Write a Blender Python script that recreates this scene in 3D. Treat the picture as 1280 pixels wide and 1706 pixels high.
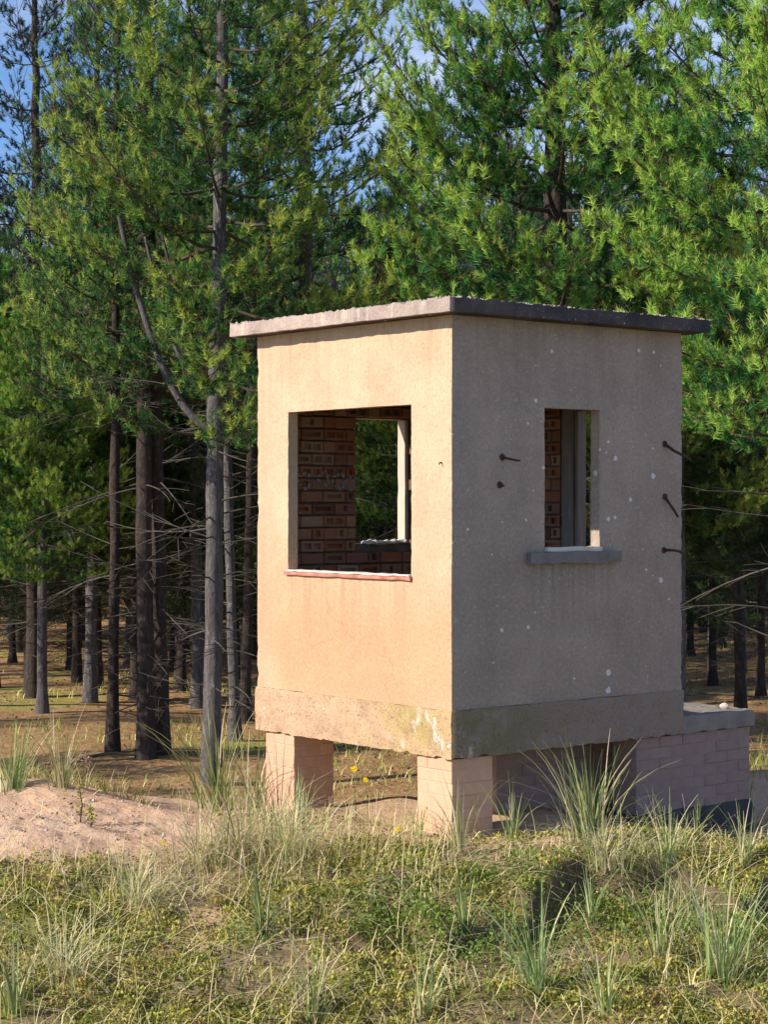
import bpy, bmesh, math, random
import numpy as np
from mathutils import Vector, noise, Matrix

C = bpy.context.scene
for o in list(bpy.data.objects): bpy.data.objects.remove(o)
R = math.radians
col = C.collection

# ------------------------------------------------------------------ camera
cam = bpy.data.cameras.new('camera'); camo = bpy.data.objects.new('camera', cam); col.objects.link(camo)
cam.sensor_fit = 'HORIZONTAL'; cam.sensor_width = 36; cam.lens = 3182.1/1280*36
cam.clip_start = .1; cam.clip_end = 2000
camo.location = (0, 0, 2.044); camo.rotation_euler = (math.pi/2 - .0045, 0, 0)
C.camera = camo
# ------------------------------------------------------------------ light
SUN_EL = math.atan(.59); sun_xy = Vector((-.933, -.360)).normalized()
to_sun = Vector((sun_xy.x*math.cos(SUN_EL), sun_xy.y*math.cos(SUN_EL), math.sin(SUN_EL)))
w = bpy.data.worlds.new('World'); C.world = w; w.use_nodes = True
nt = w.node_tree; nt.nodes.clear()
wo = nt.nodes.new('ShaderNodeOutputWorld'); bg = nt.nodes.new('ShaderNodeBackground')
sky = nt.nodes.new('ShaderNodeTexSky'); sky.sky_type = 'NISHITA'; sky.sun_disc = False
sky.sun_elevation = SUN_EL; sky.sun_rotation = math.atan2(to_sun.x, to_sun.y)
sky.air_density = 1.0; sky.dust_density = .15; sky.ozone_density = 3.5
# thin fair weather clouds, the same all round the sky
tc = nt.nodes.new('ShaderNodeTexCoord'); mp = nt.nodes.new('ShaderNodeMapping'); mp.inputs['Scale'].default_value = (1, 1, 2.4)
cn = nt.nodes.new('ShaderNodeTexNoise'); cn.inputs['Scale'].default_value = 4.2; cn.inputs['Detail'].default_value = 7; cn.inputs['Roughness'].default_value = .55
cr = nt.nodes.new('ShaderNodeValToRGB'); cr.color_ramp.elements[0].position = .47; cr.color_ramp.elements[1].position = .74
cr.color_ramp.elements[0].color = (0, 0, 0, 1); cr.color_ramp.elements[1].color = (.75, .75, .75, 1)
mx = nt.nodes.new('ShaderNodeMixRGB'); mx.inputs[2].default_value = (7.5, 7.8, 8.4, 1)
gm = nt.nodes.new('ShaderNodeMixRGB'); gm.blend_type = 'MULTIPLY'; gm.inputs[0].default_value = 1; gm.inputs[2].default_value = (.78, .93, 1.18, 1)
nt.links.new(tc.outputs['Generated'], mp.inputs[0]); nt.links.new(mp.outputs[0], cn.inputs['Vector'])
nt.links.new(cn.outputs['Fac'], cr.inputs[0]); nt.links.new(cr.outputs[0], mx.inputs[0])
nt.links.new(sky.outputs[0], gm.inputs[1]); nt.links.new(gm.outputs[0], mx.inputs[1]); nt.links.new(mx.outputs[0], bg.inputs[0])
bg.inputs[1].default_value = .105
nt.links.new(bg.outputs[0], wo.inputs[0])
sl = bpy.data.lights.new('sun', 'SUN'); sl.energy = 5.0; sl.angle = R(.5); sl.color = (1, .91, .77)
so = bpy.data.objects.new('sun', sl); col.objects.link(so); so.rotation_euler = to_sun.to_track_quat('Z', 'Y').to_euler()
C.render.engine = 'CYCLES'
vs = C.view_settings; vs.view_transform = 'Standard'; vs.look = 'None'; vs.gamma = 1; vs.use_curve_mapping = False; vs.exposure = .45
C.cycles.max_bounces = 7; C.cycles.transparent_max_bounces = 8

# ------------------------------------------------------------------ helpers
def tag(o, label=None, cat=None, group=None, kind=None):
    if label: o['label'] = label
    if cat: o['category'] = cat
    if group: o['group'] = group
    if kind: o['kind'] = kind
    return o
def empty(name, loc, rz=0):
    o = bpy.data.objects.new(name, None); col.objects.link(o); o.location = loc; o.rotation_euler = (0, 0, rz); o.empty_display_size = .2
    return o
def link(name, me, mats=None, parent=None, loc=(0, 0, 0), rot=(0, 0, 0), scale=(1, 1, 1)):
    o = bpy.data.objects.new(name, me); col.objects.link(o)
    if mats is not None:
        for m in (mats if isinstance(mats, (list, tuple)) else [mats]):
            if len(me.materials) < len(mats if isinstance(mats, (list, tuple)) else [mats]): me.materials.append(m)
    o.parent = parent; o.location = loc; o.rotation_euler = rot; o.scale = scale
    return o
def np_mesh(name, V, F, smooth=False, attrs=None):
    """V (n,3); F (m,k) with k 3 or 4"""
    me = bpy.data.meshes.new(name); V = np.asarray(V, np.float32); F = np.asarray(F, np.int32)
    me.vertices.add(len(V)); me.vertices.foreach_set('co', V.ravel())
    k = F.shape[1]; me.loops.add(F.size); me.loops.foreach_set('vertex_index', F.ravel())
    me.polygons.add(len(F)); me.polygons.foreach_set('loop_start', np.arange(0, F.size, k, dtype=np.int32))
    try: me.polygons.foreach_set('loop_total', np.full(len(F), k, np.int32))
    except Exception: pass
    if smooth: me.polygons.foreach_set('use_smooth', np.ones(len(F), bool))
    me.update(calc_edges=True)
    for an, av in (attrs or {}).items():
        a = me.attributes.new(an, 'FLOAT', 'POINT'); a.data.foreach_set('value', np.asarray(av, np.float32))
    me.validate()
    return me
def nrm(a): return a/np.maximum(np.linalg.norm(a, axis=-1, keepdims=True), 1e-9)

class Mat:
    def __init__(s, name, rough=.9, spec=.2):
        s.m = bpy.data.materials.new(name); s.m.use_nodes = True; s.t = s.m.node_tree; s.b = s.t.nodes['Principled BSDF']
        s.b.inputs['Roughness'].default_value = rough; s.b.inputs['Specular IOR Level'].default_value = spec
        s.co = s.t.nodes.new('ShaderNodeTexCoord').outputs['Object']
    def n(s, t, **kw):
        nd = s.t.nodes.new(t)
        for k, v in kw.items():
            if k in nd.inputs: nd.inputs[k].default_value = v
            else: setattr(nd, k, v)
        return nd
    def l(s, a, b): s.t.links.new(a, b)
    def noise(s, scale, detail=4, rough=.55, vec=None, sc=None):
        nd = s.n('ShaderNodeTexNoise'); nd.inputs['Scale'].default_value = scale; nd.inputs['Detail'].default_value = detail; nd.inputs['Roughness'].default_value = rough
        v = vec or s.co
        if sc:
            m = s.n('ShaderNodeMapping'); m.inputs['Scale'].default_value = sc; s.l(v, m.inputs[0]); v = m.outputs[0]
        s.l(v, nd.inputs['Vector']); return nd.outputs['Fac']
    def vor(s, scale, vec=None, feature='F1', rnd=1):
        nd = s.n('ShaderNodeTexVoronoi', feature=feature); nd.inputs['Scale'].default_value = scale; nd.inputs['Randomness'].default_value = rnd
        s.l(vec or s.co, nd.inputs['Vector']); return nd
    def ramp(s, fac, stops):
        nd = s.n('ShaderNodeValToRGB'); e = nd.color_ramp.elements
        while len(e) < len(stops): e.new(.5)
        for i, (p, c) in enumerate(stops):
            e[i].position = p; e[i].color = (c, c, c, 1) if isinstance(c, (int, float)) else (*c, 1)
        s.l(fac, nd.inputs[0]); return nd.outputs[0]
    def mix(s, fac, a, b, mode='MIX'):
        nd = s.n('ShaderNodeMixRGB', blend_type=mode)
        for i, x in ((0, fac), (1, a), (2, b)):
            if isinstance(x, (int, float)): nd.inputs[i].default_value = x if i == 0 else (x, x, x, 1)
            elif isinstance(x, tuple): nd.inputs[i].default_value = (*x, 1)
            else: s.l(x, nd.inputs[i])
        return nd.outputs[0]
    def math(s, op, a, b=0):
        nd = s.n('ShaderNodeMath', operation=op)
        for i, x in ((0, a), (1, b)):
            if isinstance(x, (int, float)): nd.inputs[i].default_value = x
            else: s.l(x, nd.inputs[i])
        return nd.outputs[0]
    def sep(s):
        nd = s.n('ShaderNodeSeparateXYZ'); s.l(s.co, nd.inputs[0]); return nd.outputs
    def attr(s, name):
        nd = s.n('ShaderNodeAttribute', attribute_name=name); return nd.outputs['Fac']
    def mr(s, x, a, b, c=0, d=1):
        nd = s.n('ShaderNodeMapRange'); nd.inputs[1].default_value = a; nd.inputs[2].default_value = b; nd.inputs[3].default_value = c; nd.inputs[4].default_value = d
        s.l(x, nd.inputs[0]); return nd.outputs[0]
    def bump(s, h, strength=.5, dist=.01):
        nd = s.n('ShaderNodeBump'); nd.inputs['Strength'].default_value = strength; nd.inputs['Distance'].default_value = dist
        s.l(h, nd.inputs['Height']); s.l(nd.outputs[0], s.b.inputs['Normal'])
    def base(s, c):
        if isinstance(c, tuple): s.b.inputs['Base Color'].default_value = (*c, 1)
        else: s.l(c, s.b.inputs['Base Color'])
        return s.m

# ------------------------------------------------------------------ materials
def lichen(M, c, amount=1.0, scale=14, seed=0.0):
    """scattered round pale lichen spots clustered by a slow noise"""
    mpn = M.n('ShaderNodeMapping'); mpn.inputs['Location'].default_value = (seed, seed*.7, seed*.3); M.l(M.co, mpn.inputs[0])
    wob = M.n('ShaderNodeMixRGB', blend_type='ADD'); wob.inputs[0].default_value = .02
    nn = M.n('ShaderNodeTexNoise'); nn.inputs['Scale'].default_value = 30; M.l(mpn.outputs[0], nn.inputs['Vector'])
    M.l(mpn.outputs[0], wob.inputs[1]); M.l(nn.outputs['Color'], wob.inputs[2])
    v = M.vor(scale, wob.outputs[0]); sz = M.n('ShaderNodeSeparateColor'); M.l(v.outputs['Color'], sz.inputs[0])
    clus = M.mr(M.noise(1.6, 2, vec=mpn.outputs[0]),   .44, .60)
    rad = M.math('MULTIPLY', M.math('MULTIPLY', M.math('POWER', sz.outputs[0], 3), clus), .27*amount)
    spot = M.math('LESS_THAN', v.outputs['Distance'], rad)
    v2 = M.vor(scale*3.6, wob.outputs[0]); s2 = M.n('ShaderNodeSeparateColor'); M.l(v2.outputs['Color'], s2.inputs[0])
    rad2 = M.math('MULTIPLY', M.math('POWER', s2.outputs[0], 5), .36*amount)
    spot2 = M.math('LESS_THAN', v2.outputs['Distance'], rad2)
    c = M.mix(M.math('MULTIPLY', M.math('MULTIPLY', spot2, M.mr(M.noise(2.7, 3, vec=mpn.outputs[0]), .45, .62)), .40), c, (.62, .62, .60))
    return M.mix(M.math('MULTIPLY', spot, .8), c, (.74, .75, .76))

def render_mat(name, tan, orange, dark, lich):
    M = Mat(name, .92, .12); x, y, z = M.sep()
    g = M.mr(z, 1.5, .75)
    c = M.mix(M.math('MULTIPLY', g, M.mr(M.noise(1.1, 3), .22, .55)), tan, orange)
    c = M.mix(M.mr(M.noise(2.3, 6, .65), .40, .72, 0, .65), c, dark)
    c = M.mix(M.mr(M.noise(1.0, 5, .6, sc=(5, 5, .55)), .52, .8, 0, .4), c, dark)
    c = M.mix(M.mr(M.noise(9, 5, .7), .3, .8, 0, .22), c, (tan[0]*1.25, tan[1]*1.2, tan[2]*1.1))
    gr = M.noise(48, 4, .75); c = M.mix(M.mr(gr, .52, .68, 0, .38), c, (dark[0]*.7, dark[1]*.7, dark[2]*.7)); c = M.mix(M.mr(gr, .46, .34, 0, .30), c, (.66, .58, .48))
    pit = M.mr(M.noise(95, 3, .7), .60, .72)
    c = M.mix(M.math('MULTIPLY', pit, .5), c, (.12, .10, .08))
    # rain streaks below the eaves
    st = M.mr(M.noise(1, 4, .6, sc=(16, 16, .6)), .5, .75)
    c = M.mix(M.math('MULTIPLY', M.math('MULTIPLY', st, M.mr(z, 1.9, 2.68)), .45), c, (dark[0]*.75, dark[1]*.75, dark[2]*.75))
    if lich: c = lichen(M, c, lich)
    # dirt washed down below the sills, and a few hairline cracks
    for lo, hi, top, ax in ((.63, 1.42, 1.165, x), (.40, 1.66, 1.08, y)):
        inx = M.math('MULTIPLY', M.mr(ax, lo-.02, lo+.05), M.mr(ax, hi+.02, hi-.05)); inz = M.math('MULTIPLY', M.mr(z, top-.55, top), M.math('LESS_THAN', z, top))
        other = M.math('LESS_THAN', y if ax is x else x, .02)
        c = M.mix(M.math('MULTIPLY', M.math('MULTIPLY', M.math('MULTIPLY', inx, inz), other), M.mr(M.noise(1, 4, .6, sc=(22, 22, .8)), .42, .7, 0, .55)), c, (dark[0]*.7, dark[1]*.7, dark[2]*.7))
    wv = M.n('ShaderNodeMixRGB', blend_type='ADD'); wv.inputs[0].default_value = .35; nz = M.n('ShaderNodeTexNoise'); nz.inputs['Scale'].default_value = 4; nz.inputs['Detail'].default_value = 5
    M.l(M.co, nz.inputs['Vector']); M.l(M.co, wv.inputs[1]); M.l(nz.outputs['Color'], wv.inputs[2])
    ve = M.vor(.95, wv.outputs[0], 'DISTANCE_TO_EDGE'); crk = M.math('MULTIPLY', M.mr(ve.outputs['Distance'], .006, .002), M.mr(M.noise(1.3, 2), .50, .58))
    c = M.mix(M.math('MULTIPLY', crk, .16), c, (.09, .07, .055))
    h = M.math('ADD', M.math('MULTIPLY', M.noise(130, 4, .7), .6), M.math('MULTIPLY', M.noise(28, 4, .6), .9))
    h = M.math('SUBTRACT', h, M.math('MULTIPLY', pit, .5))
    M.bump(h, .75, .006)
    return M.base(c)
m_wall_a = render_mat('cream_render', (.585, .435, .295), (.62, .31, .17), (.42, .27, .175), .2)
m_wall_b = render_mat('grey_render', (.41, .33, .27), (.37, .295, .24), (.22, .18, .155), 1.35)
def band_mat():
    M = Mat('band_concrete', .95, .1); x, y, z = M.sep()
    c = M.mix(M.mr(M.noise(2.2, 5, .6), .35, .7), (.62, .41, .26), (.53, .35, .23))
    # right hand side (local y near 0 face) is greyer
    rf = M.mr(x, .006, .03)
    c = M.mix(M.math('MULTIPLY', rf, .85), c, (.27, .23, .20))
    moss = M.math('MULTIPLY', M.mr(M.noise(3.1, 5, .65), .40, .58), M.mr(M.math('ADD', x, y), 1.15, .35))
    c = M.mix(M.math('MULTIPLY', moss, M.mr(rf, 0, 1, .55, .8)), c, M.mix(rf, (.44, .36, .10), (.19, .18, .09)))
    eff = M.math('MULTIPLY', M.mr(M.noise(11, 6, .7, sc=(1, 1, .6)), .55, .66), M.mr(M.math('ADD', M.math('MULTIPLY', x, 2.2), y), .66, .10))
    c = M.mix(M.math('MULTIPLY', eff, .85), c, (.78, .74, .68))
    c = M.mix(M.mr(M.noise(9, 6, .7), .45, .65, 0, .4), c, (.28, .19, .11))
    pit = M.mr(M.noise(75, 4, .75), .58, .70)
    c = M.mix(M.math('MULTIPLY', pit, .5), c, (.16, .12, .09))
    c = lichen(M, c, .6, 14, 4.0)
    M.bump(M.math('SUBTRACT', M.noise(45, 6, .75), M.math('MULTIPLY', pit, .6)), .9, .012)
    return M.base(c)
m_band = band_mat()
def roof_mat():
    M = Mat('roof_concrete', .95, .1); x, y, z = M.sep()
    c = M.mix(M.mr(M.noise(4, 5, .65), .35, .7), (.50, .39, .335), (.33, .255, .235))
    c = M.mix(M.mr(M.noise(2, 4, .6, sc=(9, 9, .5)), .5, .68, 0, .7), c, (.62, .52, .44))
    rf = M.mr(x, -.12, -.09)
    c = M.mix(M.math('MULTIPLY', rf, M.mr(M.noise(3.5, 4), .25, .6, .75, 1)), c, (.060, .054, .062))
    pit = M.mr(M.noise(55, 4, .75), .58, .72)
    c = M.mix(M.math('MULTIPLY', pit, .6), c, (.06, .05, .05))
    c = lichen(M, c, 1.1, 22, 9.0)
    M.bump(M.noise(50, 6, .75), 1, .012)
    return M.base(c)
m_roof = roof_mat()
def simple(name, a, b, scale=8, rough=.9, bump=.5, dist=.006, bs=40, sc=None):
    M = Mat(name, rough, .15); c = M.mix(M.mr(M.noise(scale, 5, .6, sc=sc), .3, .7), a, b)
    M.bump(M.noise(bs, 5, .7, sc=sc), bump, dist); return M.base(c)
m_chip = simple('pale_aggregate', (.62, .54, .46), (.34, .28, .25), 20)
m_mortar = simple('old_mortar', (.10, .075, .06), (.22, .17, .14), 9)
m_plaster = simple('dark_plaster', (.14, .115, .10), (.20, .16, .13), 5)
m_slabc = simple('grey_slab_concrete', (.30, .262, .23), (.19, .17, .15), 7)
m_sill = simple('sill_concrete', (.24, .22, .21), (.16, .145, .14), 9)
m_redtile = simple('red_clay_tile', (.36, .13, .085), (.50, .27, .20), 14)
m_white = simple('pale_mortar_bed', (.74, .68, .60), (.62, .54, .46), 12)
m_timber = simple('grey_weathered_timber', (.30, .265, .235), (.19, .165, .15), 4, sc=(14, 14, .8), bs=8)
m_paintedwood = simple('cream_painted_timber', (.62, .54, .44), (.48, .40, .32), 6, sc=(8, 8, .8))
m_rust = simple('rusty_iron', (.055, .032, .026), (.11, .055, .04), 30, .8)
m_paint = simple('chalky_paint', (.42, .39, .42), (.14, .09, .07), 30)
m_black = simple('tar_plinth', (.05, .05, .06), (.09, .085, .09), 6)
def brick_mat(name, cols, jit=.35):
    M = Mat(name, .9, .12); oi = M.n('ShaderNodeObjectInfo'); 
    c = M.ramp(oi.outputs['Random'], [(i/(len(cols)-1), k) for i, k in enumerate(cols)])
    c = M.mix(M.mr(M.noise(14, 5, .65), .35, .75, 0, jit), c, (.10, .065, .05))
    c = M.mix(M.mr(M.noise(6, 5, .7), .5, .75, 0, jit), c, (.42, .34, .27))
    M.bump(M.noise(60, 5, .7), .7, .006); return M.base(c)
m_brick_in = brick_mat('interior_brick', [(.32, .11, .055), (.42, .21, .11), (.20, .085, .055), (.46, .29, .17), (.36, .13, .065), (.26, .15, .11)])
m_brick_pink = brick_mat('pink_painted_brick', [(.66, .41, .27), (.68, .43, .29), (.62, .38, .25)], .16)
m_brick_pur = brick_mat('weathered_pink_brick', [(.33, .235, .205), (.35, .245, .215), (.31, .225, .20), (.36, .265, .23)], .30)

def foliage_mat(name, stops, trans=.35):
    M = Mat(name, .55, .3)
    c = M.ramp(M.attr('tint'), stops)
    oi = M.n('ShaderNodeObjectInfo'); hs = M.n('ShaderNodeHueSaturation'); M.l(c, hs.inputs['Color'])
    M.l(M.mr(oi.outputs['Random'], 0, 1, .475, .515), hs.inputs['Hue']); M.l(M.mr(oi.outputs['Random'], 0, 1, .82, 1.15), hs.inputs['Value'])
    c = hs.outputs[0]
    M.base(c); tr = M.n('ShaderNodeBsdfTranslucent'); M.l(c, tr.inputs[0])
    ms = M.n('ShaderNodeMixShader'); ms.inputs[0].default_value = trans
    M.l(M.b.outputs[0], ms.inputs[1]); M.l(tr.outputs[0], ms.inputs[2]); M.l(ms.outputs[0], M.t.nodes['Material Output'].inputs[0])
    return M.m
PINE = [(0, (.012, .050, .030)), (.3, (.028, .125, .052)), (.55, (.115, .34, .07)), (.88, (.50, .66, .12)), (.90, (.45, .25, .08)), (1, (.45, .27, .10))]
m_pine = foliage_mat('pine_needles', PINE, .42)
m_pine_blue = foliage_mat('silhouette_pine_needles', [(0, (.008, .022, .026)), (.5, (.016, .044, .040)), (.88, (.035, .075, .045)), (.9, (.10, .07, .04)), (1, (.12, .08, .05))], .15)  # blue black copy of the needles, shaded backlit look put into the colour
m_grass = foliage_mat('grass_blades', [(0, (.15, .23, .04)), (.3, (.32, .39, .06)), (.55, (.52, .49, .12)), (.75, (.68, .55, .26)), (1, (.86, .74, .46))], .3)
m_marram = foliage_mat('marram_blades', [(0, (.10, .18, .05)), (.35, (.22, .32, .10)), (.6, (.42, .46, .19)), (.8, (.60, .53, .30)), (1, (.78, .68, .45))], .3)
m_herb = foliage_mat('herb_leaves', [(0, (.07, .14, .025)), (.5, (.17, .27, .045)), (1, (.24, .34, .06))], .3)
m_moss = foliage_mat('moss_tufts', [(0, (.11, .13, .02)), (.5, (.33, .33, .045)), (.8, (.50, .43, .09)), (1, (.24, .15, .06))], .12)
m_yellow = simple('yellow_petals', (.85, .62, .01), (.75, .52, .01), 30)
m_deadhead = simple('dry_flower_head', (.48, .34, .26), (.30, .2, .16), 30)

def bark_mat(name, a, b, c2):
    M = Mat(name, .95, .1)
    c = M.mix(M.mr(M.noise(3, 5, .65, sc=(6, 6, 1.2)), .35, .65), a, b)
    c = M.mix(M.mr(M.noise(9, 6, .7, sc=(2, 2, .7)), .56, .68, 0, .8), c, c2)
    v = M.vor(16, None); M.bump(M.math('ADD', M.noise(14, 6, .75, sc=(3, 3, .6)), M.math('MULTIPLY', v.outputs['Distance'], .3)), 1, .03)
    return M.base(c)
m_bark = bark_mat('grey_pine_bark', (.17, .155, .155), (.085, .077, .078), (.34, .32, .32))
m_bark_dark = bark_mat('dark_pine_bark', (.085, .066, .056), (.045, .036, .033), (.15, .125, .11))
m_limb = simple('pine_limb_bark', (.12, .09, .072), (.065, .05, .04), 10)
m_twig = simple('dead_pine_twigs', (.125, .108, .092), (.05, .043, .037), 2)

# ------------------------------------------------------------------ ground
def sstep(a, b, x):
    t = np.clip((x-a)/(b-a), 0, 1); return t*t*(3-2*t)
def vnoise(x, y, seed=0):
    """cheap smooth value noise, vectorised"""
    xi = np.floor(x).astype(np.int64); yi = np.floor(y).astype(np.int64); xf = x-xi; yf = y-yi
    def h(a, b):
        n = (a*374761393 + b*668265263 + seed*1274126177) & 0x7fffffff
        n = ((n ^ (n >> 13))*1274126177) & 0x7fffffff
        return ((n ^ (n >> 16)) & 0xffff)/65535.0
    u = xf*xf*(3-2*xf); v = yf*yf*(3-2*yf)
    return (h(xi, yi)*(1-u)+h(xi+1, yi)*u)*(1-v)+(h(xi, yi+1)*(1-u)+h(xi+1, yi+1)*u)*v
def fbm(x, y, oct=4, seed=0):
    s = 0; a = .5; t = 0
    for i in range(oct):
        s = s+a*vnoise(x, y, seed+i*17); t += a; a *= .5; x = x*2.03+11.3; y = y*2.01-5.7
    return s/t
BX, BY, BZ = .408, 11.5, .5
def loc_uv(x, y):   # world -> building local (v, u)
    dx = x-BX; dy = y-BY; c, s = math.cos(.683), math.sin(.683)
    return dx*c+dy*s, -dx*s+dy*c
def H(x, y):
    x = np.asarray(x, float); y = np.asarray(y, float)
    edge = 10.85 + .22*np.sin(x*5.1+.6) + .16*np.sin(x*11.3+2) + .35*(fbm(x*2.1, y*0+3, 3, 5)-.5)
    e2 = 10.28 + .16*np.sin(x*6.3+2.2) + .12*np.sin(x*14+1) + .2*(fbm(x*3, y*0+9, 2, 6)-.5)
    # bank in front, rising to the pad
    bank = np.interp(y, [-40, -6, 1, 6, 8.6, 9.6, 10.6, 11.1], [-.2, .2, .35, -.75, -.52, -.30, -.08, .04])
    left = sstep(-.9, -2.3, x)*sstep(9.3, 12.0, y)*.16
    pad = .04
    # ledge with a steep face on the right
    led = sstep(.5, 1.1, x)*(sstep(edge-.22, edge, y)-sstep(9.0, 11.1, y))*.15 + sstep(-.1, .2, x)*sstep(1.15, .8, x)*(sstep(e2-.20, e2, y)-sstep(8.9, 10.9, y))*.13
    z = bank + left + led
    # behind the crest the dune falls away to the forest floor
    crest = 12.3 + .15*np.sin(x*1.3) + np.clip(x+.2, 0, 3)*.75
    fall = sstep(crest, crest+5.5, y)
    floor_ = -1.0 + .5*(fbm(x*.12, y*.12, 3, 40)-.5) + .16*(fbm(x*.6, y*.6, 3, 41)-.5) + .9*sstep(36, 60, y)*sstep(-1, -14, x)*fbm(x*.15, y*.15, 2, 9) + sstep(60, 400, y)*3
    z = z*(1-fall)+floor_*fall
    # the pad falls gently to the right and behind
    v, u = loc_uv(x, y)
    z = z - sstep(.9, 2.6, v)*sstep(16, 13, y)*sstep(10.9, 12.2, y)*.42
    near = sstep(5, 8, y)*sstep(17, 13, y)
    z = z + near*(.16*(fbm(x*1.6, y*1.6, 4, 2)-.5) + .11*(fbm(x*5, y*5, 3, 3)-.5)*sstep(12.0, 10.9, y))
    z = z + sstep(-.6, -1.2, x)*sstep(10.6, 11.1, y)*sstep(13, 12, y)*(.05*(fbm(x*4, y*7, 3, 201)-.5)+.035*(fbm(x*13, y*13, 2, 203)-.5))
    # hollow in the bank under the herb patch
    z = z - .08*np.exp(-(((x-.45)/.35)**2+((y-10.25)/.16)**2))
    return z
def axis(lo, f0, f1, hi, step, g=1.09):
    a = list(np.arange(f0, f1+1e-6, step)); s = step; v = f1
    while v < hi: s *= g; v += s; a.append(v)
    s = step; v = f0
    while v > lo: s *= g; v -= s; a.insert(0, v)
    return np.array(a)
gx = axis(-400, -3.2, 3.4, 400, .034, 1.11); gy = axis(-60, 8.4, 12.6, 700, .032, 1.06)
GX, GY = np.meshgrid(gx, gy); GZ = H(GX, GY)
sandm = sstep(-.65, -1.25, GX+.35*(fbm(GX*1.2, GY*1.2, 3, 8)-.5))*sstep(10.5, 10.95, GY+.5*(fbm(GX*2, GY*2, 3, 6)-.5))
patch = sstep(.60, .70, fbm(GX*1.15+3, GY*2.0, 4, 31))*.75*sstep(9.2, 10.2, GY)*sstep(.6, .2, GX)
pad = sstep(11.0, 11.4, GY+.3*(fbm(GX*3, GY*3, 2, 12)-.5))*.8
sand = np.clip(np.maximum(np.maximum(sandm, patch), pad*sstep(-1, 0, GX)), 0, 1)
sand = np.maximum(sand, np.exp(-((GX-3.1)/.9)**2-((GY-14.4)/1.3)**2)*1.3).clip(0, 1)
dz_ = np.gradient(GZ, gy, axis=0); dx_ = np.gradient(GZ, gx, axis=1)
soil_shade = sstep(.75, 1.4, np.hypot(dz_, dx_))*(GY < 12)  # steep faces: bare soil, darkened to paint in the shade of the hollows
forest = sstep(14.0, 17.5, GY + .8*(fbm(GX, GY, 2, 77)-.5))
nx, ny = len(gx), len(gy)
ii = (np.arange(ny-1)[:, None]*nx+np.arange(nx-1)[None, :]).ravel()
GF = np.stack([ii, ii+1, ii+nx+1, ii+nx], 1)
gme = np_mesh('ground', np.stack([GX, GY, GZ], -1).reshape(-1, 3), GF, True, {'sand': sand.ravel(), 'forest': forest.ravel(), 'soil_shade': soil_shade.ravel()})
def ground_mat():
    M = Mat('dune_ground', .97, .05)
    sandc = M.mix(M.mr(M.noise(3, 6, .65), .35, .7), (.68, .43, .28), (.76, .54, .38))
    sandc = M.mix(M.mr(M.noise(38, 5, .7), .52, .7, 0, .6), sandc, (.42, .27, .19))
    soil = M.mix(M.mr(M.noise(7, 6, .7), .35, .68), (.20, .14, .08), (.38, .28, .16))
    soil = M.mix(M.mr(M.noise(2.4, 6, .7), .44, .60), soil, (.25, .23, .055))
    soil = M.mix(M.mr(M.noise(24, 5, .7), .56, .66, 0, .7), soil, (.30, .25, .17))
    near = M.mix(M.attr('sand'), soil, sandc)
    near = M.mix(M.math('MULTIPLY', M.attr('soil_shade'), .7), near, M.mix(M.mr(M.noise(30, 5), .4, .6), (.10, .07, .045), (.22, .155, .095)))
    lit = M.mix(M.mr(M.noise(5, 6, .7), .35, .7), (.32, .18, .085), (.52, .33, .17))
    lit = M.mix(M.mr(M.noise(30, 6, .75), .5, .7, 0, .6), lit, (.17, .09, .05))
    lit = M.mix(M.mr(M.noise(.28, 5, .6), .53, .66), lit, (.37, .33, .10))
    c = M.mix(M.attr('forest'), near, lit)
    M.bump(M.math('ADD', M.noise(26, 8, .75), M.math('MULTIPLY', M.noise(5, 4), 2)), .9, .035)
    return M.base(c)
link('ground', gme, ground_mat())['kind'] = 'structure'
def h1(x, y): return float(H(np.array([x]), np.array([y]))[0])

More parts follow.
